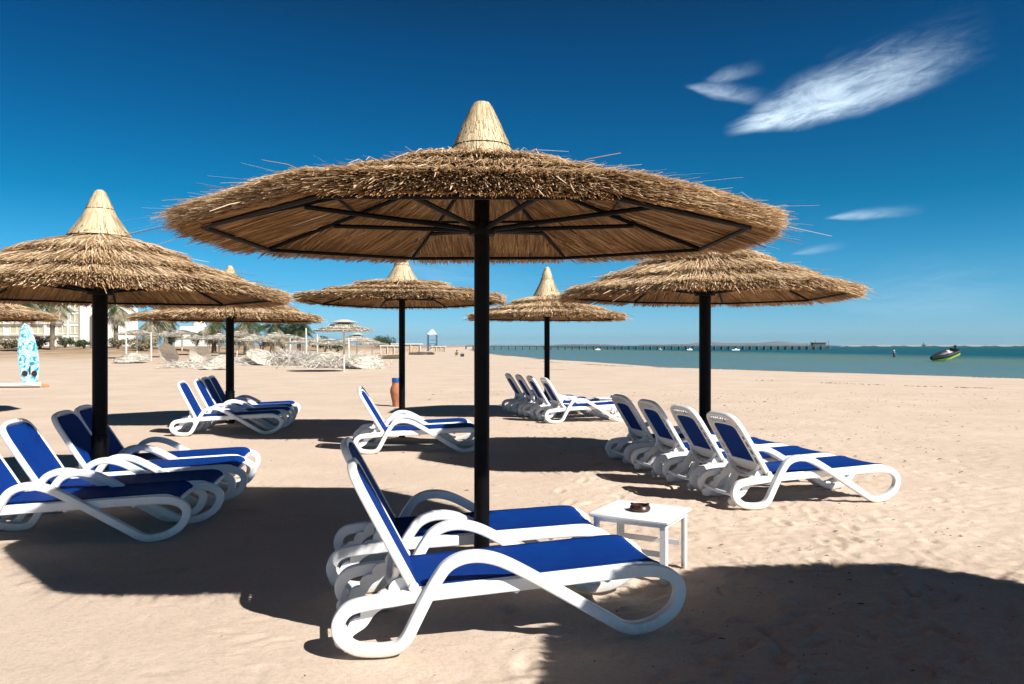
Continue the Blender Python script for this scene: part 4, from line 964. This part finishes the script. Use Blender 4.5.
# beached bits: dried weed and shells, tide line
WEED = mat('dried_weed', (.12, .085, .06), rough=1)
def bits(name, lst, mt):
    r = random.Random(5); m = MB()
    for x, y, s_ in lst:
        z = gh(x, y) + .006; a = r.random() * 6.28; p = []
        for k in range(5): q = a + k * 1.256 + r.uniform(-.3, .3); d_ = s_ * r.uniform(.4, 1.2); p.append((x + d_ * math.cos(q) * 1.6, y + d_ * math.sin(q) * .7, z + r.uniform(-.004, .004)))
        p.append((x, y, z + s_ * .35)); b_ = len(m.v); m.v += p; m.f += [(b_ + k, b_ + (k + 1) % 5, b_ + 5) for k in range(5)]; m.mi += [0] * 5
    o = m.build(name, mt, smooth=False); tag(o, 'scattered dark bits of dried weed and shell over the sand', 'debris', kind='stuff')
r5 = random.Random(9); lst = []
for k in range(1500):
    y = 3.2 + 22 * r5.random() ** .9; x = r5.gauss(.34, .26) * y; lst.append((x, y, r5.uniform(.002, .0045) * (1 + y * .16) * (1 + (r5.random() < .08) * 1.5)))
for k in range(900):      # tide line
    y = 20 + 60 * r5.random(); sxx = shore_x(y) - 4.5 - .06 * y + r5.gauss(0, .25) + .6 * math.sin(y * .4); 
    if math.sin(y * 1.3) + math.sin(y * .47 + 2) > -.4: lst.append((float(sxx), y, r5.uniform(.03, .10)))
LX = np.array([26.5, 29.2, 33.5, 40.5, 60]); LXX = np.array([17.6, 14.7, 10.4, 5.7, -2])
for k in range(1100):     # older drift line higher up the sand
    y = 26 + 26 * r5.random(); q = math.sin(y * 2.1) + math.sin(y * 5.3 + 1) + math.sin(y * .9)
    if q > .2: lst.append((float(np.interp(y, LX, LXX)) + r5.gauss(0, .22) + .35 * math.sin(y * .8), y + r5.gauss(0, .1), r5.uniform(.02, .06)))
for k in range(14):       # small clumps on the open sand
    cy_ = 5 + 14 * r5.random(); cx_ = r5.uniform(.28, .62) * cy_
    for j in range(9): lst.append((cx_ + r5.gauss(0, .10), cy_ + r5.gauss(0, .14), r5.uniform(.004, .014)))
bits('beach_debris', lst, WEED)
#BG1
m = MB(); m.box((0, 2720, 27), (7000, 5560, 62)); hz = m.build('haze', None or bpy.data.materials.new('sea_air'), smooth=False); tag(hz, kind='stuff')
hm = hz.data.materials[0]; hm.use_nodes = True; hn_ = hm.node_tree.nodes; hn_.remove(hn_['Principled BSDF'])
vv = hn_.new('ShaderNodeVolumePrincipled'); vv.inputs['Density'].default_value = .00013; vv.inputs['Color'].default_value = (.34, .72, 1, 1); vv.inputs['Anisotropy'].default_value = .2
hm.node_tree.links.new(vv.outputs[0], hn_['Material Output'].inputs['Volume'])

# ------------------------------------------------------------------ light and sky
SUNV = Vector((.89, -.765, 1.0))
el = math.atan2(1.0, math.hypot(.89, .765)); rotz = math.atan2(.89, -.765)
L_ = bpy.data.lights.new('sun', 'SUN'); L_.energy = 5.0; L_.angle = R(.55); L_.color = (1, .955, .88)
so = bpy.data.objects.new('sun', L_); col.objects.link(so); so.rotation_euler = SUNV.to_track_quat('Z', 'Y').to_euler()
W = bpy.data.worlds.new('World'); sc.world = W; W.use_nodes = True; nt = W.node_tree; N = nt.nodes; Lk = nt.links
bg = N['Background']; bg.inputs['Strength'].default_value = .05
sky = N.new('ShaderNodeTexSky'); sky.sky_type = 'NISHITA'; sky.sun_disc = False; sky.sun_elevation = el; sky.sun_rotation = rotz
sky.altitude = 0; sky.air_density = 1.0; sky.dust_density = .0; sky.ozone_density = 6.0
def M_(op, a, b=None, c=None, clamp=False):
    n = N.new('ShaderNodeMath'); n.operation = op; n.use_clamp = clamp
    for i, q in enumerate((a, b, c)):
        if q is None: continue
        if isinstance(q, (int, float)): n.inputs[i].default_value = q
        else: Lk.new(q, n.inputs[i])
    return n.outputs[0]
hs = N.new('ShaderNodeHueSaturation'); hs.inputs['Saturation'].default_value = 1.25; hs.inputs['Value'].default_value = 1.0
Lk.new(sky.outputs[0], hs.inputs['Color'])
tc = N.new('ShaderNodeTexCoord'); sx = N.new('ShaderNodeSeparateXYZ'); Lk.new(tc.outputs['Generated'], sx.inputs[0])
# sky tint by elevation: polarised low down; unseen sky overhead darkened to deepen shadows
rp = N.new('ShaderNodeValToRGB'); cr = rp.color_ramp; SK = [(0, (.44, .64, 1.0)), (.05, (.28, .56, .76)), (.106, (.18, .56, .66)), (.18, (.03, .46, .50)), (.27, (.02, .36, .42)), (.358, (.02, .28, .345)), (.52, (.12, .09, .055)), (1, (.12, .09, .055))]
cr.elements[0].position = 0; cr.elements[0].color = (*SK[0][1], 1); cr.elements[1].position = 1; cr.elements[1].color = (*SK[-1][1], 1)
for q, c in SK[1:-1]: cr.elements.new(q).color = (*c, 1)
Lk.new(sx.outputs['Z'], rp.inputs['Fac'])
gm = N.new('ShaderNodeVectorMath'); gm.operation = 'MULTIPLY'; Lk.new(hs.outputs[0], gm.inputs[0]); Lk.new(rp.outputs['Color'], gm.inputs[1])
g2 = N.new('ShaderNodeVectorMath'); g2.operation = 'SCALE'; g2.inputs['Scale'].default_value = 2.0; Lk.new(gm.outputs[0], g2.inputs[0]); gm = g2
az = M_('ARCTAN2', sx.outputs['X'], sx.outputs['Y']); elv = M_('ARCSINE', sx.outputs['Z'])
cb = N.new('ShaderNodeCombineXYZ'); Lk.new(az, cb.inputs[0]); Lk.new(elv, cb.inputs[1])
def azel(px, py):
    v = Vector(((px - CX) / F, 1, (CY - py) / F)).normalized(); return math.atan2(v.x, v.y), math.asin(v.z)
def cloud(p0, p1, hw, amt, nsx, nsy, lo, hi, seed, skew=1.0):
    """wisp from sky direction p0 (dense end) to p1, half width hw (px)"""
    a0, e0 = azel(*p0); a1, e1 = azel(*p1); ang = math.atan2(e1 - e0, a1 - a0); Ln = math.hypot(a1 - a0, e1 - e0); hwr = hw / F
    sub = N.new('ShaderNodeVectorMath'); sub.operation = 'SUBTRACT'; Lk.new(cb.outputs[0], sub.inputs[0]); sub.inputs[1].default_value = (a0, e0, 0)
    rt = N.new('ShaderNodeVectorRotate'); rt.rotation_type = 'Z_AXIS'; Lk.new(sub.outputs[0], rt.inputs['Vector']); rt.inputs['Angle'].default_value = -ang
    ss = N.new('ShaderNodeSeparateXYZ'); Lk.new(rt.outputs[0], ss.inputs[0])
    nd = N.new('ShaderNodeTexNoise'); nd.inputs['Scale'].default_value = 9; nd.inputs['Detail'].default_value = 3; Lk.new(rt.outputs[0], nd.inputs['Vector'])
    t = M_('DIVIDE', ss.outputs['X'], Ln)
    s = M_('DIVIDE', M_('ADD', ss.outputs['Y'], M_('MULTIPLY_ADD', nd.outputs['Fac'], hwr * .8, -hwr * .4)), hwr)
    tp = N.new('ShaderNodeMapRange'); tp.interpolation_type = 'SMOOTHSTEP'; tp.inputs['From Min'].default_value = -.05; tp.inputs['From Max'].default_value = .40; tp.inputs['To Min'].default_value = .22; tp.inputs['To Max'].default_value = 1.0; Lk.new(t, tp.inputs['Value'])
    s = M_('DIVIDE', s, tp.outputs[0])
    # envelope: quick rise at dense end, slow fade at the tail, asymmetric sides
    rise = N.new('ShaderNodeMapRange'); rise.interpolation_type = 'SMOOTHSTEP'; rise.inputs['From Min'].default_value = -.04; rise.inputs['From Max'].default_value = .16; Lk.new(t, rise.inputs['Value'])
    fall = N.new('ShaderNodeMapRange'); fall.interpolation_type = 'SMOOTHSTEP'; fall.inputs['From Min'].default_value = 1.05; fall.inputs['From Max'].default_value = .35; Lk.new(t, fall.inputs['Value'])
    lowe = N.new('ShaderNodeMapRange'); lowe.interpolation_type = 'SMOOTHSTEP'; lowe.inputs['From Min'].default_value = -1.05; lowe.inputs['From Max'].default_value = -.35; Lk.new(s, lowe.inputs['Value'])
    upe = N.new('ShaderNodeMapRange'); upe.interpolation_type = 'SMOOTHSTEP'; upe.inputs['From Min'].default_value = 1.1 * skew; upe.inputs['From Max'].default_value = -.2; Lk.new(s, upe.inputs['Value'])
    env = M_('MULTIPLY', M_('MULTIPLY', rise.outputs[0], fall.outputs[0]), M_('MULTIPLY', lowe.outputs[0], upe.outputs[0]))
    mp = N.new('ShaderNodeMapping'); mp.inputs['Scale'].default_value = (nsx, nsy, 1); mp.inputs['Location'].default_value = (seed, seed * .7, 0); mp.inputs['Rotation'].default_value = (0, 0, R(-9)); Lk.new(rt.outputs[0], mp.inputs['Vector'])
    nz = N.new('ShaderNodeTexNoise'); nz.inputs['Scale'].default_value = 1; nz.inputs['Detail'].default_value = 8; nz.inputs['Roughness'].default_value = .70; nz.inputs['Distortion'].default_value = 1.3; Lk.new(mp.outputs[0], nz.inputs['Vector'])
    mr = N.new('ShaderNodeMapRange'); mr.inputs['From Min'].default_value = lo; mr.inputs['From Max'].default_value = hi; Lk.new(nz.outputs['Fac'], mr.inputs['Value'])
    e2 = M_('POWER', env, .8)
    return M_('MULTIPLY', M_('MULTIPLY', e2, M_('ADD', mr.outputs[0], M_('MULTIPLY', e2, .35))), amt, clamp=True)
CL = [cloud((730, 131), (965, 52), 20, 1.0, 13, 44, .36, .70, 3.1, 1.5),
      cloud((770, 112), (990, 32), 26, .60, 12, 50, .42, .74, 7.7, 1.2),
      cloud((686, 86), (772, 98), 9, .50, 22, 50, .28, .75, 1.7),
      cloud((704, 80), (765, 66), 8, .32, 22, 50, .3, .75, 5.7),
      cloud((825, 218), (925, 209), 6, .40, 12, 60, .25, .7, 9.3),
      cloud((790, 254), (850, 244), 5, .20, 12, 60, .3, .7, 2.3),
      cloud((380, 262), (560, 285), 24, .14, 8, 60, .35, .75, 4.3, 1.5),
      cloud((820, 305), (1100, 275), 26, .14, 8, 50, .35, .75, 8.3, 1.5)]
tot = CL[0]
for c in CL[1:]: tot = M_('SUBTRACT', M_('ADD', tot, c), M_('MULTIPLY', tot, c))
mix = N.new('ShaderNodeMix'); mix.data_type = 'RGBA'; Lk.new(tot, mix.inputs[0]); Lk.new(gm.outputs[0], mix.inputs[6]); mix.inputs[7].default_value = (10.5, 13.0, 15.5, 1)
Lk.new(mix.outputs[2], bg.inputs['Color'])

# ------------------------------------------------------------------ camera and render
cam = bpy.data.cameras.new('camera'); cam.sensor_width = 36; cam.lens = 36 * F / 1024; cam.clip_end = 30000; cam.clip_start = .05
cam.shift_y = (CY - 342) / 1024
co = bpy.data.objects.new('camera', cam); col.objects.link(co); co.location = (0, 0, CH); co.rotation_euler = (R(90), 0, 0); sc.camera = co
sc.render.engine = 'CYCLES'; sc.render.resolution_x = 1024; sc.render.resolution_y = 684
sc.view_settings.view_transform = 'Standard'; sc.view_settings.look = 'None'; sc.view_settings.gamma = 1; sc.view_settings.exposure = .60
sc.cycles.use_adaptive_sampling = True; sc.cycles.adaptive_threshold = .02; sc.cycles.max_bounces = 4; sc.cycles.diffuse_bounces = 3; sc.cycles.glossy_bounces = 2; sc.cycles.volume_bounces = 0; sc.cycles.transmission_bounces = 2; sc.cycles.transparent_max_bounces = 4
